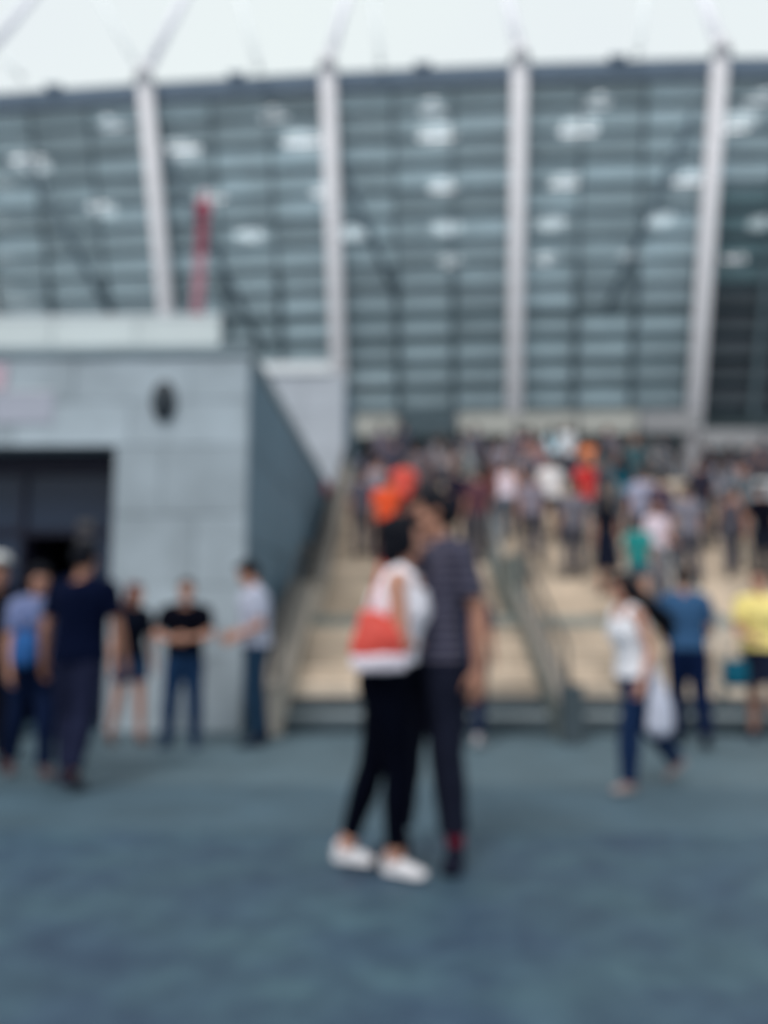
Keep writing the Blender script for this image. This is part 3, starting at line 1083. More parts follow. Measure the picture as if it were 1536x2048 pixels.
    def hand_geo(s, g, sd):
        a, e, w_, d, curl = s.arm[sd]
        k = s.k * (.92 if s.fem else 1.0)
        inn = V((-sd, 0, 0))
        nrm = (inn - d * inn.dot(d))
        if nrm.length < .3:
            nrm = V((0, 0, -1)) - d * V((0, 0, -1)).dot(d)
        nrm.normalize()
        fw = d.cross(nrm).normalized()
        if fw.dot(V((0, -1, 0))) < 0 and abs(fw.y) > .2:
            fw = -fw
        elif abs(fw.y) <= .2 and fw.z < 0:
            fw = -fw
        g.rings([(w_ - d * .01 * k, fw, nrm, .026 * k, .021 * k), (w_ + d * .02 * k, fw, nrm, .031 * k, .018 * k), (w_ + d * .06 * k, fw, nrm, .041 * k, .016 * k), (w_ + d * .092 * k, fw, nrm, .039 * k, .013 * k), (w_ + d * .102 * k, fw, nrm, .03 * k, .009 * k)], 14)
        for j, (off, ln, r) in enumerate(((.030, .072, .0088), (.010, .082, .0092), (-.010, .076, .0088), (-.029, .060, .0078))):
            p = w_ + d * .085 * k + fw * off * k
            pts = [p]
            ang = math.radians(curl * .5)
            dd = d
            for q in range(3):
                dd = (d * math.cos(ang) + nrm * math.sin(ang) + fw * off * 1.2).normalized()
                p = p + dd * (ln * (.45, .32, .26)[q] * k * 1.05)
                pts.append(p)
                ang += math.radians(curl)
            g.chain(pts, [r * k * 1.08, r * k, r * k * .92, r * k * .8], 8)
        p = w_ + d * .022 * k + fw * .026 * k
        dd = (d * .68 + fw * .66 + nrm * .28).normalized()
        d3 = (d * .90 + fw * .28 + nrm * .34).normalized()
        g.chain([p, p + dd * .036 * k, p + dd * .036 * k + d3 * .032 * k, p + dd * .036 * k + d3 * .056 * k], [.0135 * k, .0118 * k, .0102 * k, .0085 * k], 8)

    def leg_geo(s, g, sd, inf=0.0, t=2.0, flare=0.0):
        h, kn, an = s.leg[sd]
        k = s.k
        pts = [h + V((0, 0, .0)), h.lerp(kn, .25), h.lerp(kn, .7), kn, kn.lerp(an, .30), kn.lerp(an, .7), an]
        rs = [.088, .086, .066, .055, .056, .042, .037]
        tt = [0, .25, .7, 1, 1.3, 1.7, 2.0]
        P, Rr = [], []
        for i, (p, r, q) in enumerate(zip(pts, rs, tt)):
            if q <= t:
                P.append(p)
                Rr.append((r * (1 + (s.wide - 1) * (1.0 if s.fem else .5)) * (1.10 if s.fem and q < .5 else 1) + inf + flare * q) * k)
            else:
                f = (t - tt[i - 1]) / (q - tt[i - 1])
                if f > .05:
                    P.append(pts[i - 1].lerp(p, f))
                    Rr.append((rs[i - 1] + (r - rs[i - 1]) * f + inf * 1.2 + flare * t) * k)
                break
        g.chain(P, Rr, 16, None, t >= 2.0 and inf == 0)

    def foot_geo(s, g, sd, inf=0.0, sole=False, shrink=1.0):
        R, a = s.foot_frame(sd), s.leg[sd][2]
        k = s.k * (.85 if s.fem else .96) * shrink
        # (y along the foot, half width, bottom, top)
        pr = [(.072, .018, -.070, -.010), (.058, .032, -.083, .022), (.025, .036, -.085, .040), (-.02, .037, -.085, .018), (-.07, .042, -.085, -.014), (-.125, .047, -.085, -.034), (-.165, .042, -.085, -.046), (-.192, .026, -.080, -.058)]
        rs = []
        for (y, hw_, b, t_) in pr:
            if sole:
                b, t_, hw_ = b - .003, b + .026, hw_ + .005
            elif inf == 0:
                hw_, t_ = hw_ * .8, t_ - .006
            cz, rz = (b + t_) / 2, (t_ - b) / 2
            ring = []
            for q in range(14):
                an = 2 * math.pi * q / 14
                cx_, sx_ = math.cos(an), math.sin(an)
                e_ = .55
                ring.append(a + R @ (V((hw_ * math.copysign(abs(cx_) ** e_, cx_), y, cz + rz * math.copysign(abs(sx_) ** .7, sx_))) * k))
            rs.append(ring)
        g.loft(rs)

    def head_geo(s, g):
        k = s.k
        R = s.Rh
        f = .94 if s.fem else 1.0
        E = lambda c, r, nu=16, nv=12: g.ellip(s.Hd(c), tuple(q * k for q in r), R, nu, nv)
        g.chain([s.T((0, .008, 1.42)), s.T((0, .010, 1.48)), s.Hd((0, .005, .06))], [.060 * k * f, .053 * k * f, .050 * k * f], 14)
        E((0, .008, .160), (.076 * f, .096, .092), 20, 14)           # skull
        E((0, -.022, .105), (.064 * f, .070, .085), 18, 12)          # face
        E((0, -.050, .050), (.038 * f, .038, .030))                  # chin and jaw
        for sd in (1, -1):
            E((sd * .036 * f, -.040, .062), (.026, .036, .026))
            E((sd * .040 * f, -.066, .112), (.024, .022, .020))      # cheekbones
            E((sd * .031, -.078, .158), (.030, .015, .011))          # brows
            E((sd * .075 * f, .012, .125), (.011, .020, .032), 10, 8)  # ears
        g.chain([s.Hd((0, -.084, .155)), s.Hd((0, -.100, .118)), s.Hd((0, -.108, .102))], [.009 * k, .012 * k, .0145 * k], 8)
        E((0, -.086, .073), (.024, .012, .013))                      # mouth

    def hair_geo(s, g, style):
        k = s.k
        E = lambda c, r, R=None: g.ellip(s.Hd(c), tuple(q * k for q in r), R or s.Rh, 18, 12)
        E((0, .028, .178), (.086, .100, .088))
        E((0, .050, .130), (.080, .072, .085))
        E((0, -.020, .222), (.070, .074, .042))
        if style == 'short':
            E((0, .060, .105), (.066, .052, .060))
            for sd in (1, -1):
                E((sd * .068, .005, .165), (.020, .045, .045))
        if style in ('long', 'blown', 'bob'):
            for sd in (1, -1):
                E((sd * .070, .000, .125), (.025, .055, .085))
            if style == 'bob':
                E((0, .055, .070), (.082, .062, .080))
            elif style == 'long':
                g.chain([s.Hd((0, .055, .13)), s.Hd((0, .085, .03)), s.T((0, .125, 1.40)), s.T((0, .135, 1.27)), s.T((0, .130, 1.18))], [.080 * k, .082 * k, .085 * k, .078 * k, .045 * k], 14, (s.Rt @ V((0, 1, 0)), .55))
                for sd in (1, -1):
                    g.chain([s.Hd((sd * .06, .03, .10)), s.T((sd * .09, .06, 1.42)), s.T((sd * .10, .09, 1.30))], [.036 * k, .038 * k, .022 * k], 10)
            else:                                                       # long hair swinging out behind
                for (ox, oz, r_) in ((0, 0, 1), (.03, .06, .62), (-.03, -.07, .66)):
                    g.chain([s.Hd((ox, .06, .14)), s.Hd((ox, .13, .04)), s.T((ox * 1.4, .24, 1.42 + oz * .6)), s.T((ox * 1.8, .36, 1.29 + oz)), s.T((ox * 2, .41, 1.16 + oz * 1.5))], [.074 * k * r_, .076 * k * r_, .066 * k * r_, .046 * k * r_, .014 * k], 12)
        if style == 'bun':
            E((0, .115, .165), (.045, .045, .045))
        if style == 'cap':
            E((0, -.02, .205), (.090, .105, .06))
            g.rings([(s.Hd((0, -.06, .185)), s.Rh @ V((1, 0, 0)), s.Rh @ V((0, 0, 1)), .075 * k, .010 * k), (s.Hd((0, -.165, .175)), s.Rh @ V((1, 0, 0)), s.Rh @ V((0, 0, 1)), .055 * k, .007 * k)], 14)


def pend(g, name, m, parent, vox, smooth=3, wob=0.0, wscale=14.0, dz=0.0):
    for v_ in g.v:
        v_.z += dz
    me = mesh(name, g.v, g.f)
    o = link(name, me, m, parent)
    md = o.modifiers.new('r', 'REMESH')
    md.mode = 'VOXEL'
    md.voxel_size = vox
    md.use_smooth_shade = True
    ms_ = o.modifiers.new('s', 'SMOOTH')
    ms_.factor = .5
    ms_.iterations = smooth
    PEND.append((o, wob, wscale))
    return o


def flush():
    dg = bpy.context.evaluated_depsgraph_get()
    dg.update()
    res = []
    for (o, wob, ws) in PEND:
        me = bpy.data.meshes.new_from_object(o.evaluated_get(dg))
        res.append(me)
    for (o, wob, ws), me in zip(PEND, res):
        old = o.data
        mats = [m for m in old.materials]
        o.modifiers.clear()
        o.data = me
        me.name = old.name
        if len(me.materials) == 0 and mats:
            me.materials.append(mats[0])
        if wob:
            sd = random.uniform(0, 50)
            cs = [v_.co.copy() for v_ in me.vertices]
            ns = [v_.normal.copy() for v_ in me.vertices]
            flat = []
            for c, n in zip(cs, ns):
                q = V((c.x, c.y, c.z * .55)) * ws + V((sd, 0, 0))
                flat.extend(c + n * (wob * (noise.noise(q) + .5 * noise.noise(q * 2.3))))
            me.vertices.foreach_set('co', flat)
        me.polygons.foreach_set('use_smooth', [True] * len(me.polygons))
        me.update()
        bpy.data.meshes.remove(old)
    PEND.clear()


def person(fig, root, skin, top, tm, bottom, bm_, hair, hm, shoe, vox=.010, near=True, sock=None, sole=None):
    """Builds one person's body, hair, clothing and shoes under root."""
    k, dz = fig.k, fig.dz
    g = Geo()
    fig.torso(g)
    for sd in (1, -1):
        fig.arm_geo(g, sd)
        fig.hand_geo(g, sd)
        fig.leg_geo(g, sd)
        fig.foot_geo(g, sd)
    fig.head_geo(g)
    pend(g, 'body', skin, root, vox, 2, dz=dz)
    g = Geo()
    fig.hair_geo(g, hair)
    pend(g, 'cap' if hair == 'cap' else 'hair', hm, root, vox * 1.1, 3, .006, 30, dz)
    # upper clothing
    if top:
        g = Geo()
        kind, hemz = top
        fig.torso(g, .019, hemz, 1.455 if kind != 'tank' else 1.40, .012)
        if kind == 'tank':
            for sd in (1, -1):
                g.chain([fig.T((sd * .088, -.085, 1.33)), fig.T((sd * .098, -.045, 1.45)), fig.T((sd * .102, .005, 1.478)), fig.T((sd * .098, .05, 1.45)), fig.T((sd * .088, .085, 1.33))], [.034 * k] * 5, 10)
        if kind == 'dress':
            g.rings([(fig.T((0, 0, 1.0)), V((1, 0, 0)), V((0, 1, 0)), .17 * k, .13 * k), (V((0, 0, .8)) * k, V((1, 0, 0)), V((0, 1, 0)), .205 * k, .16 * k), (V((0, 0, .45)) * k, V((1, 0, 0)), V((0, 1, 0)), .235 * k, .19 * k)], 24)
        if kind in ('tee', 'cap', 'dress', 'long'):
            for sd in (1, -1):
                fig.arm_geo(g, sd, .017 if not fig.fem else .012, {'tee': .72, 'cap': .42, 'dress': .4, 'long': 1.92}[kind])
        pend(g, 'dress' if kind == 'dress' else 'shirt', tm, root, vox, 3, .007, 11, dz)
    if bottom:
        g = Geo()
        length = {'trousers': 1.93, 'jeans': 1.98, 'chinos': 1.85, 'leggings': 1.86, 'shorts': .55, 'skirt': .5}[bottom]
        inf = {'trousers': .026, 'jeans': .023, 'chinos': .024, 'leggings': .008, 'shorts': .018, 'skirt': .01}[bottom]
        fig.torso(g, .008, .80, 1.03)
        if bottom == 'skirt':
            g.rings([(V((0, 0, 1.0)) * k, V((1, 0, 0)), V((0, 1, 0)), .165 * k, .12 * k), (V((0, 0, .85)) * k, V((1, 0, 0)), V((0, 1, 0)), .20 * k, .15 * k), (V((0, 0, .58)) * k, V((1, 0, 0)), V((0, 1, 0)), .235 * k, .19 * k)], 24)
        else:
            for sd in (1, -1):
                fig.leg_geo(g, sd, inf, length, .002 if bottom != 'leggings' else 0)
        pend(g, 'trousers' if bottom == 'chinos' else bottom, bm_, root, vox, 3, .006 if bottom != 'leggings' else .002, 10, dz)
    for sd in (1, -1):
        g = Geo()
        fig.foot_geo(g, sd, .01)
        for v_ in g.v:
            v_.z += dz
        so_ = g.build('shoe', shoe, root, True)
        if near:
            g = Geo()
            fig.foot_geo(g, sd, .01, True)
            for v_ in g.v:
                v_.z += dz
            g.build('sole', sole or shoe, so_, True)
        if sock:
            g = Geo()
            h, kn, an = fig.leg[sd]
            g.chain([an.lerp(kn, .0) - V((0, 0, .01)), an.lerp(kn, .16)], [.043 * k, .045 * k], 14, None, False)
            for v_ in g.v:
                v_.z += dz
            g.build('sock', sock, root, True)
    if near:
        for sd in (1, -1):
            g = Geo().ellip(fig.Hd((sd * .032, -.0835, .136)), (.0125 * k, .008 * k, .0085 * k), fig.Rh, 10, 7)
            for v_ in g.v:
                v_.z += dz
            g.build('eye', M['eye'], root, True)
        g = Geo().ellip(fig.Hd((0, -.098, .073)), (.021 * k, .005 * k, .0075 * k), fig.Rh, 10, 7)
        for v_ in g.v:
            v_.z += dz
        g.build('mouth', M['lips'], root, True)


def proot(px, Y, Z, rot, label, group=None, X=None):
    x = x_of(px, Y, Z + .9) if X is None else X
    return empty('person', (x, Y, Z), math.radians(rot), label=label, cat='person', group=group)


# ---- the kissing couple
YWm, YMn = 3.95, 4.14
f = Fig(1.76, True, wide=1.13, lean=10, side=0, head=(-10, 16, 0), aR=(8, 4, 42, -86, 34), aL=(24, 4, 150, -8, 34), lL=(-12, -4, -18, -3, 3, 4), lR=(9, -5, -3, -4, 0, -14))
rw = proot(773, YWm, 0, 80, 'person with dark hair in white top, black leggings and white sneakers, kissing the taller one', 'kissing couple')
person(f, rw, M['skin'], ('tank', 1.03), fabric((240, 236, 246)), 'leggings', mat('black_leggings', (.0018, .0026, .007), .95, .2, 8, spec=.03), 'bob', M['hair_black'], M['white'], .0075, True, None, M['sole'])
f = Fig(1.93, False, lean=-5, side=-2, head=(20, -22, -8), aL=(-12, 12, 8, 8, 20), aR=(40, 16, 66, -50, 24), lL=(-1, 1, -7, 0, 2, 44), lR=(13, 0, 7, 0, 0, 10))
rm = proot(864, YMn, 0, -56, 'person in navy striped tee and dark trousers bending down to kiss the shorter one', 'kissing couple')
person(f, rm, M['skin2'], ('tee', .90), M['stripe'], 'chinos', fabric((28, 31, 46)), 'short', M['hair_black'], fabric((24, 26, 40)), .0075, True, fabric((128, 38, 58)), fabric((24, 26, 40)))

# ---- the left group, the right group (each built on its own)
G1 = 'people standing by the grey building'
G2 = 'people walking past the stairs'
pl = []
f = Fig(1.60, True, head=(14, 0, 0), lean=3, aL=(10, 8, 40, -10, 30), aR=(4, 8, 20, 0, 30), lL=(16, 1, 4, 1, 0), lR=(-10, 1, -26, 1, 22))
r = proot(68, 6.0, 0, 35, 'person in pale blue and white top and dark blue jeans striding at the far left', G1)
person(f, r, M['skin'], ('tee', .95), fabric((122, 132, 172)), 'jeans', fabric((18, 30, 58)), 'short', M['hair_black'], fabric((92, 70, 72)), .0105, True, None, fabric((60, 60, 70)))
g = Geo().rings([((0, 0, -.2), (1, 0, 0), (0, 1, 0), .07, .05), ((0, 0, -.15), (1, 0, 0), (0, 1, 0), .13, .065), ((0, 0, .0), (1, 0, 0), (0, 1, 0), .125, .06), ((0, 0, .13), (1, 0, 0), (0, 1, 0), .09, .045)], 20)
bl = empty('shoulder_bag', r.location + V((.02, -.20, 1.02)), label='bright blue bag held at the waist by the person in pale blue and white top', cat='bag')
g.build('bag_body', fabric((48, 92, 150)), bl, True)
Geo().chain([(-.08, 0, .12), (-.07, .02, .28), (.0, .03, .36), (.07, .02, .28), (.08, 0, .12)], [.010] * 5, 8).build('bag_strap', fabric((48, 92, 150)), bl, True)
bl.scale = (.8, .8, .8)

f = Fig(1.76, False, wide=1.12, lean=2, head=(8, 10, 0), aL=(-6, 12, 10, 6), aR=(6, 12, 20, 4), lL=(10, 1, 0, 1, 0), lR=(-8, 1, -22, 1, 18))
r = proot(157, 5.75, 0, 172, 'broad person in black tee and dark trousers walking away toward the doorway', G1)
person(f, r, M['skin2'], ('tee', .86), fabric((6, 14, 38)), 'trousers', fabric((30, 34, 56)), 'short', M['hair_black'], fabric((44, 38, 52)), .0105, True)

f = Fig(1.52, True, lean=3, head=(6, 10, 0), aL=(4, 10, 10, 4), aR=(0, 12, 12, 8), lL=(8, 2, 4, 1), lR=(-6, 3, -14, 3, 6))
r = proot(262, 7.55, 0, 48, 'person with auburn hair in black top and denim shorts, bare legs, before the grey wall', G1)
person(f, r, M['skin'], ('tee', .93), fabric((10, 16, 30)), 'shorts', fabric((46, 70, 104)), 'long', M['hair_red'], fabric((96, 84, 84)), .0105, True)

f = Fig(1.57, False, wide=1.12, head=(4, 8, 0), aL=(22, 14, 84, -52, 40), aR=(22, 14, 78, -56, 40), lL=(2, 5, -2, 3), lR=(4, 5, -3, 3))
r = proot(369, 7.45, 0, 4, 'person with arms crossed in black tee and blue jeans, facing us by the grey wall', G1)
person(f, r, M['skin'], ('tee', .95), fabric((8, 9, 20)), 'jeans', fabric((28, 52, 84)), 'short', M['hair_brown'], fabric((34, 48, 74)), .0105, True)

f = Fig(1.76, False, wide=1.08, lean=4, head=(26, 0, 0), aL=(-8, 6, 62, -14, 40), aR=(-8, 6, 66, -12, 40), lL=(4, 2, -6, 2, 0), lR=(-4, 3, -10, 3, 4))
r = proot(512, 7.55, 0, -72, 'person in white tee and jeans looking down at his hands by the building corner', G1)
person(f, r, M['skin'], ('tee', .92), fabric((182, 186, 206)), 'jeans', fabric((32, 54, 76)), 'short', M['hair_black'], fabric((28, 36, 52)), .0105, True)

f = Fig(1.68, False, head=(4, 0, 0), lL=(6, 2, 0, 2), lR=(-4, 2, -10, 2))
r = proot(-14, 6.45, 0, 25, 'person in black clothes half cut off by the left edge of the photo', G1)
person(f, r, M['skin2'], ('long', .80), fabric((10, 12, 20)), 'trousers', fabric((12, 14, 24)), 'short', M['hair_black'], fabric((20, 22, 30)), .013, True)
f = Fig(1.84, False)
r = proot(-12, 7.75, 0, 160, 'person with a white cap behind the one in black at the left edge', G1)
person(f, r, M['skin2'], ('tee', .88), fabric((30, 36, 54)), 'trousers', fabric((24, 28, 44)), 'cap', fabric((220, 220, 220)), fabric((30, 34, 44)), .013, True)

f = Fig(1.56, True, wide=1.10, lean=9, head=(4, 4, 0), aL=(-10, 12, 24, 8, 26), aR=(-22, 10, -2, 4, 30), lL=(20, 1, 4, 1, -4), lR=(-22, 2, -40, 2, 34))
r = proot(1272, 5.75, 0, -74, 'person with long dark hair in sleeveless white top and jeans, walking left', G2)
person(f, r, M['skin'], ('tank', .90), fabric((232, 232, 240)), 'jeans', fabric((24, 42, 74)), 'blown', M['hair_black'], fabric((150, 130, 128)), .0095, True, None, fabric((130, 138, 145)))
p = at_y(1316, 1400, 5.55)
wb = empty('cloth_bag', p, label='crumpled white cloth bag hanging from the hand of the one walking left', cat='bag')
g = Geo().rings([((0, 0, -.25), (1, 0, 0), (0, 1, 0), .05, .04), ((0, 0, -.20), (1, 0, 0), (0, 1, 0), .095, .065), ((.01, 0, -.05), (1, 0, 0), (0, 1, 0), .085, .06), ((0, .01, .10), (1, 0, 0), (0, 1, 0), .055, .04), ((-.02, .02, .20), (1, 0, 0), (0, 1, 0), .022, .02)], 18)
o = pend(g, 'bag_body', fabric((186, 190, 208)), wb, .012, 2, .014, 18)
Geo().chain([(-.02, .02, .18), (-.05, .04, .28), (-.03, .05, .35), (.0, .04, .28), (-.01, .02, .18)], [.008] * 5, 8).build('bag_handle', fabric((186, 190, 208)), wb, True)

f = Fig(1.68, False, lean=2, head=(6, 8, 0), aL=(18, 10, 60, -6, 30), aR=(16, 10, 60, -8, 30), lL=(6, 2, 0, 2, 0), lR=(-6, 2, -16, 2, 10))
r = proot(1374, 7.55, 0, 168, 'person seen from behind in blue tee and navy trousers, beside the long-haired one', G2)
person(f, r, M['skin'], ('tee', .92), fabric((54, 86, 122)), 'trousers', fabric((12, 26, 56)), 'short', M['hair_brown'], fabric((24, 34, 52)), .0105, True)

f = Fig(1.66, True, wide=1.16, lean=2, head=(2, -8, 0), aL=(2, 8, 14, 4), aR=(14, 10, 70, -30, 30), lL=(8, 2, 0, 2), lR=(-8, 2, -18, 2, 10))
r = proot(1526, 7.75, 0, -20, 'person in bright yellow top and dark skirt at the right edge', G2)
person(f, r, M['skin'], ('tee', .93), fabric((240, 220, 140)), 'skirt', fabric((26, 32, 50)), 'bun', M['hair_brown'], fabric((40, 44, 60)), .0105, True)
tb = empty('tote_bag', r.location + V((-.30, -.05, .70)), label='teal tote bag hanging beside the person in yellow', cat='bag')
Geo().rings([((0, 0, -.20), (1, 0, 0), (0, 1, 0), .13, .045), ((0, 0, -.15), (1, 0, 0), (0, 1, 0), .15, .06), ((0, 0, .12), (1, 0, 0), (0, 1, 0), .14, .03)], 20).build('bag_body', fabric((22, 84, 106)), tb, True)
Geo().chain([(-.06, 0, .11), (-.05, 0, .26), (0, 0, .32), (.05, 0, .26), (.06, 0, .11)], [.010] * 5, 8).build('bag_strap', fabric((30, 90, 112)), tb, True)
tb.scale = (.82, .82, .82)

f = Fig(1.60, False, lean=2, lL=(12, 2, 2, 2), lR=(-8, 2, -20, 2, 12))
r = proot(938, 7.55, 0, 165, 'person hidden behind the man in the striped tee, only dark trousers and pale shoes showing', G2)
person(f, r, M['skin'], ('tee', .92), fabric((40, 46, 70)), 'trousers', fabric((26, 36, 60)), 'short', M['hair_brown'], fabric((170, 165, 170)), .013, False)

# ---- red bag on the hip
p = at_y(758, 1288, YWm - .235)
bg = empty('drawstring_bag', p, math.radians(6), label='red drawstring bag with a white base hanging at the hip over black leggings', cat='bag')
fold = lambda z, x0, x1, y: [((x0 + x1) / 2, 0, z), (1, 0, 0), (0, 1, 0), (x1 - x0) / 2, y]
g = Geo()
g.rings([fold(-.052, -.130, .130, .060), fold(-.02, -.134, .128, .072), fold(.05, -.120, .118, .075), fold(.10, -.108, .085, .060), fold(.135, -.095, .035, .045), fold(.155, -.080, -.005, .028)], 28)
pend(g, 'bag_body', M['bagred'], bg, .007, 2, .010, 16)
g = Geo().rings([fold(-.128, -.105, .105, .040), fold(-.118, -.132, .130, .062), fold(-.060, -.138, .136, .071), fold(-.050, -.130, .128, .062)], 28)
pend(g, 'bag_base', fabric((236, 226, 238)), bg, .007, 2, .006, 14)
Geo().chain([(-.05, 0, .15), (-.01, .10, .26), (.02, .16, .38), (.035, .24, .43)], [.007] * 4, 8).build('bag_cord', fabric((200, 60, 56)), bg, True)
Geo().chain([(.05, 0, .11), (.06, .08, .25), (.055, .16, .37), (.045, .24, .42)], [.007] * 4, 8).build('bag_cord', fabric((200, 60, 56)), bg, True)

# ---- the crowd: a few figures built once each, then copied with their own clothes
protos = {}


def proto(key, fig, top, bottom, hair):
    r = empty('person', (0, 0, -50), 0)
    person(fig, r, M['skin'], top, fabric((120, 120, 130)), bottom, fabric((40, 44, 60)), hair, M['hair_brown'], fabric((50, 50, 60)), .0165, False)
    protos[key] = r


proto('man', Fig(1.75, False, lL=(3, 4, -1, 3), lR=(4, 4, -3, 3), aL=(4, 12, 20, 2), aR=(4, 12, 30, -4), head=(4, 12, 0)), ('tee', .90), 'trousers', 'short')
proto('manwalk', Fig(1.75, False, lean=4, lL=(22, 1, 4, 1, -4), lR=(-14, 1, -32, 1, 26), aL=(-20, 8, -2, 4), aR=(20, 8, 36, 2)), ('tee', .88), 'jeans', 'short')
proto('manclimb', Fig(1.75, False, lean=8, head=(-4, 0, 0), lL=(52, 3, -8, 2, 0), lR=(-4, 2, -14, 2, 8), aL=(-12, 10, 8, 4), aR=(18, 10, 44, 2)), ('tee', .90), 'jeans', 'short')
proto('woman', Fig(1.66, True, lL=(2, 3, -2, 2), lR=(6, 3, -2, 2), aL=(8, 9, 66, -14), aR=(2, 9, 14, 4), head=(6, -14, 0)), ('tee', .94), 'jeans', 'long')
proto('womanclimb', Fig(1.66, True, lean=8, lR=(52, 3, -8, 2, 0), lL=(-4, 2, -14, 2, 8), aL=(16, 9, 40, 2), aR=(-12, 9, 6, 4)), ('tank', .94), 'jeans', 'bun')
proto('dress', Fig(1.66, True, lL=(6, 2, 0, 2), lR=(-2, 2, -8, 2, 4), aL=(2, 8, 12, 4), aR=(4, 8, 20, 2)), ('dress', .80), None, 'long')
proto('kid', Fig(1.42, False, wide=.95, lL=(14, 2, 2, 2), lR=(-8, 2, -20, 2, 12), aL=(10, 10, 40, -4), aR=(-4, 10, 10, 2)), ('tee', .90), 'shorts', 'short')
flush()

PART_KEY = {'body': 0, 'hair': 1, 'shirt': 2, 'dress': 2, 'trousers': 3, 'jeans': 3, 'shorts': 3, 'shoe': 4}
used = set()


def crowd(key, px, Y, rot, top, bottom, label, group, hair='hair_brown', skin='skin', H=1.0, shoe=(46, 48, 58), Z=None):
    src = protos[key]
    if Z is None:
        Z = stair_z(Y)
    x = x_of(px, Y, Z + 1.3)
    first = key not in used
    used.add(key)
    if first:
        r = src
    else:
        r = src.copy()
        COL.objects.link(r)
    r.location = (x, Y, Z)
    r.rotation_euler = (0, 0, math.radians(rot))
    r.scale = (H, H, H)
    tag(r, label, 'person', group)
    mats_ = (M[skin], M[hair], fabric(top), fabric(bottom), fabric(shoe))
    for ch in list(src.children):
        if first:
            c = ch
        else:
            c = ch.copy()
            COL.objects.link(c)
            c.parent = r
        s_ = c.material_slots[0]
        s_.link = 'OBJECT'
        s_.material = mats_[PART_KEY.get(c.name.split('.')[0], 0)]
    return r


def sy(n, f=.16):
    """y on step n of the upper flight (n = 0 is its first step), a little in from the nosing"""
    return Y_B + RUN_B * n + f


GS = 'people on the stairs'
crowd('womanclimb', 1012, sy(8), 172, (226, 212, 226), (98, 108, 122), 'person in pinkish white top and grey jeans climbing right of the couple', GS)
crowd('manclimb', 1103, sy(8), 190, (224, 220, 222), (28, 34, 48), 'person in white tee and black trousers climbing the middle of the stairs', GS, 'hair_brown')
crowd('manwalk', 1172, sy(8), 200, (196, 52, 54), (96, 92, 96), 'person in bright red tee on the stairs below the orange one', GS)
crowd('dress', 1211, sy(1), 170, (24, 28, 44), (24, 28, 44), 'person in long black dress standing on the lower part of the upper flight', GS, 'hair_black')
crowd('kid', 1274, 11.3, 150, (44, 140, 140), (64, 96, 112), 'young person in teal tee on the landing above the long-haired one', GS, 'hair_brown')
crowd('woman', 1312, sy(0), 20, (222, 206, 220), (96, 92, 104), 'person in pale pink top beside the one in teal on the stairs', GS, 'hair_brown')
crowd('man', 1284, sy(5), 180, (164, 166, 190), (96, 98, 112), 'person in lavender grey tee in the middle of the right flight', GS, 'hair_brown')
crowd('manclimb', 1326, sy(4), 195, (78, 66, 82), (92, 92, 98), 'person in dark plum top right of the lavender grey one', GS, 'hair_brown')
crowd('woman', 1246, sy(9), 185, (34, 102, 122), (60, 72, 88), 'person in teal blue top high on the stairs under the canopy', GS, 'hair_black')
crowd('man', 1402, sy(7), 190, (48, 46, 60), (80, 80, 84), 'person in charcoal tee on the stairs below the right-hand column', GS, 'hair_brown')
crowd('woman', 1446, sy(9), 160, (150, 152, 166), (66, 76, 88), 'person in pale grey top by the pale block near the top steps', GS, 'hair_brown')
crowd('manwalk', 1482, sy(6), 10, (96, 104, 112), (60, 66, 76), 'person in slate grey top coming down near the right edge', GS, 'hair_brown')
crowd('manclimb', 920, sy(6), 182, (26, 28, 46), (40, 44, 60), 'person in black tee climbing just behind the striped one\'s head', GS, 'hair_black')
crowd('womanclimb', 862, sy(4), 176, (206, 196, 200), (84, 76, 82), 'person in off-white top climbing between the two orange tops and the man', GS, 'hair_brown')
crowd('manclimb', 773, sy(4), 186, (236, 92, 56), (84, 66, 70), 'person in vivid orange tee climbing just above the kissing couple', GS, 'hair_brown')
crowd('manclimb', 806, sy(8), 178, (222, 92, 82), (96, 60, 66), 'person in coral red tee climbing higher than the orange one', GS, 'hair_brown')
crowd('womanclimb', 753, sy(9), 184, (150, 150, 164), (86, 80, 92), 'person in light grey top near the left railing, above the orange one', GS, 'hair_brown')
crowd('man', 724, sy(6), 175, (92, 90, 104), (88, 86, 92), 'person in dark grey top leaning by the left railing', GS, 'hair_brown', H=.95)
crowd('woman', 975, sy(9), 170, (132, 78, 80), (92, 90, 96), 'person in brick red top left of the pinkish white one', GS, 'hair_brown')
crowd('man', 1526, sy(2), 175, (14, 14, 26), (30, 34, 48), 'person in black with dark hair on the stairs at the right edge', GS, 'hair_black')
crowd('manwalk', 1052, sy(11), 15, (110, 106, 116), (100, 98, 104), 'person in mid grey coming down between the white tops', GS)
crowd('man', 956, sy(5), 200, (96, 64, 74), (86, 84, 90), 'person in dark red top right of the one in black behind the couple', GS, 'hair_brown')

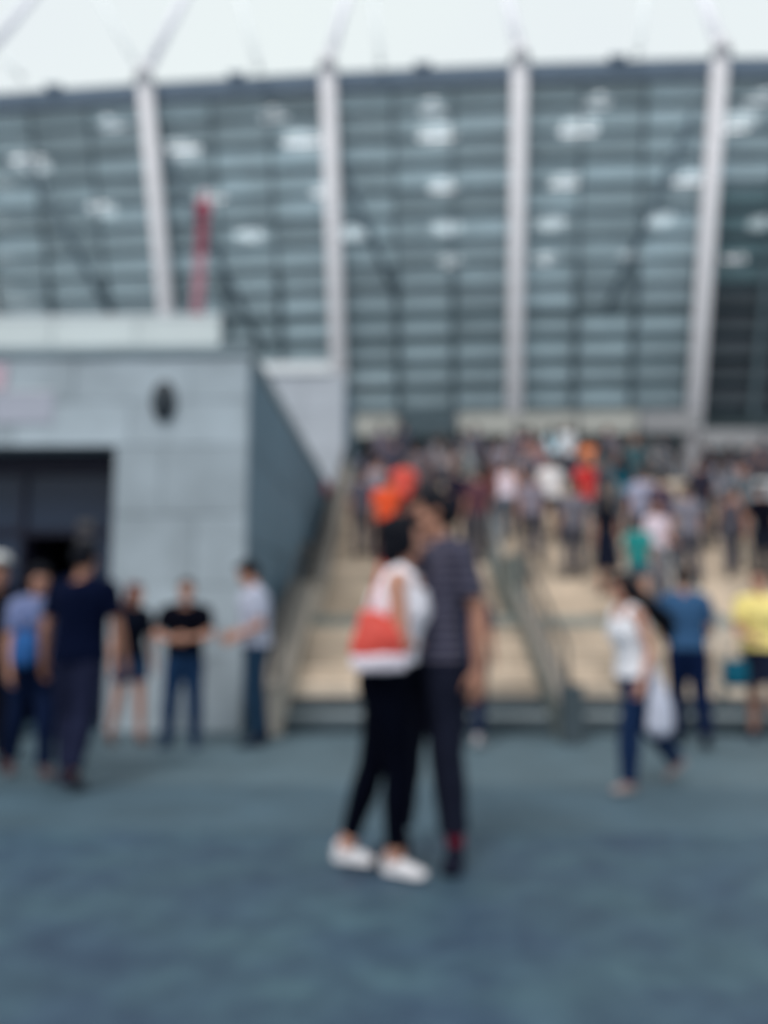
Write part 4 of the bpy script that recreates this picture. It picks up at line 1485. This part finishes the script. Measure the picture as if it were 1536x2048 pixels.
GP = 'people on the upper plaza'
plaza = [('woman', 738, 22.6, 20, (112, 104, 122), 'plum grey'), ('man', 764, 20.4, 170, (84, 80, 92), 'charcoal grey'), ('manwalk', 806, 20.1, 190, (52, 56, 68), 'dark slate'), ('man', 835, 23.0, 0, (110, 108, 122), 'smoky violet'),
         ('woman', 866, 21.4, 200, (84, 90, 104), 'steel blue grey'), ('man', 905, 23.4, 180, (146, 132, 128), 'taupe'), ('man', 930, 20.7, 160, (58, 56, 68), 'near-black grey'), ('manwalk', 952, 20.2, 185, (66, 68, 80), 'dark graphite'),
         ('woman', 975, 21.8, 170, (128, 126, 142), 'pale lavender'), ('man', 1000, 22.6, 10, (120, 116, 126), 'dove grey'), ('woman', 1058, 20.1, 190, (170, 128, 134), 'dusty pink'), ('man', 1080, 21.8, 170, (86, 88, 100), 'iron grey'),
         ('woman', 1106, 20.0, 180, (160, 186, 204), 'pale sky blue'), ('man', 1133, 20.6, 185, (178, 180, 186), 'light grey'), ('manwalk', 1176, 21.9, 175, (214, 118, 78), 'orange'), ('woman', 1152, 23.0, 0, (84, 84, 96), 'ash grey'),
         ('man', 1216, 20.5, 20, (96, 94, 104), 'pewter grey'), ('woman', 1248, 22.0, 170, (72, 78, 92), 'denim grey'), ('manwalk', 1288, 22.5, 200, (56, 60, 70), 'dark teal grey'), ('man', 1326, 22.0, 180, (60, 62, 72), 'coal grey'),
         ('woman', 1358, 23.2, 160, (50, 54, 66), 'blackish blue'), ('man', 1416, 23.0, 180, (52, 50, 60), 'dark brown grey'), ('woman', 1462, 22.4, 190, (60, 56, 66), 'dark plum grey'), ('man', 1500, 23.0, 0, (54, 58, 70), 'dark navy grey'), ('manwalk', 1532, 22.0, 185, (66, 62, 70), 'dark mauve')]
near_ = {738: 'by the kiosk side', 764: 'above the coral red one', 806: 'at the head of the left steps', 835: 'before the pale canopy', 866: 'straight above the bent man', 905: 'above the person in black', 930: 'left of the middle column', 952: 'at the head of the divider', 975: 'close to the middle column', 1000: 'just left of the middle column foot',
         1058: 'just right of the middle column foot', 1080: 'between the dusty pink and pale blue tops', 1106: 'at the top of the right steps', 1133: 'beside the pale blue one', 1176: 'above the red tee', 1152: 'behind the orange top', 1216: 'right of the orange one', 1248: 'above the teal blue one', 1288: 'midway between the middle and right columns', 1326: 'left of the right-hand column',
         1358: 'by the right-hand column foot', 1416: 'right of the right-hand column', 1462: 'behind the pale block', 1500: 'over the pale block', 1532: 'at the right edge'}
for (key, px, Y, rot, c, nm) in plaza:
    c = tuple(min(235, int(q * 1.18)) for q in c)
    crowd(key, px, Y, rot, c, (70, 72, 84), 'person in %s top on the plaza %s' % (nm, near_[px]), GP, random.choice(['hair_brown', 'hair_black', 'hair_brown']), random.choice(['skin', 'skin2']), random.uniform(.96, 1.03), Z=Z_P)
more = [('woman', 738, sy(12), 178, (104, 98, 112), 'heather grey', 'above the light grey one'), ('man', 784, sy(14), 184, (66, 66, 80), 'graphite blue', 'above the orange tops'), ('manclimb', 838, sy(12), 176, (92, 84, 90), 'mocha grey', 'high on the left flight behind the bent head'),
        ('woman', 884, sy(15), 190, (132, 126, 132), 'pale stone grey', 'near the head of the left flight'), ('manclimb', 1062, sy(5), 170, (118, 112, 124), 'silver grey', 'on the lower steps just right of the divider railing'), ('man', 1040, sy(16), 182, (78, 74, 86), 'soot grey', 'near the top of the right flight below the middle column'),
        ('womanclimb', 1078, sy(14), 175, (122, 98, 104), 'rose grey', 'above the white tee'), ('man', 1146, sy(3), 188, (102, 100, 110), 'zinc grey', 'on the lower steps left of the black dress'), ('woman', 1206, sy(14), 180, (92, 96, 100), 'lead grey', 'above the red tee on the right flight'),
        ('manwalk', 1268, sy(13), 5, (58, 84, 92), 'petrol blue', 'above the lavender grey tee'), ('man', 1374, sy(2), 180, (112, 110, 122), 'fog grey', 'on the lower steps above the blue tee'), ('womanclimb', 1462, sy(3), 172, (74, 72, 82), 'smoke black', 'on the lower steps by the right edge')]
for (key, px, Y, rot, c, nm, where) in more:
    c = tuple(min(235, int(q * 1.12)) for q in c)
    crowd(key, px, Y, rot, c, (78, 78, 88), 'person in %s top %s' % (nm, where), GS, random.choice(['hair_brown', 'hair_black']), random.choice(['skin', 'skin2']), random.uniform(.96, 1.03))
bpy.context.view_layer.update()
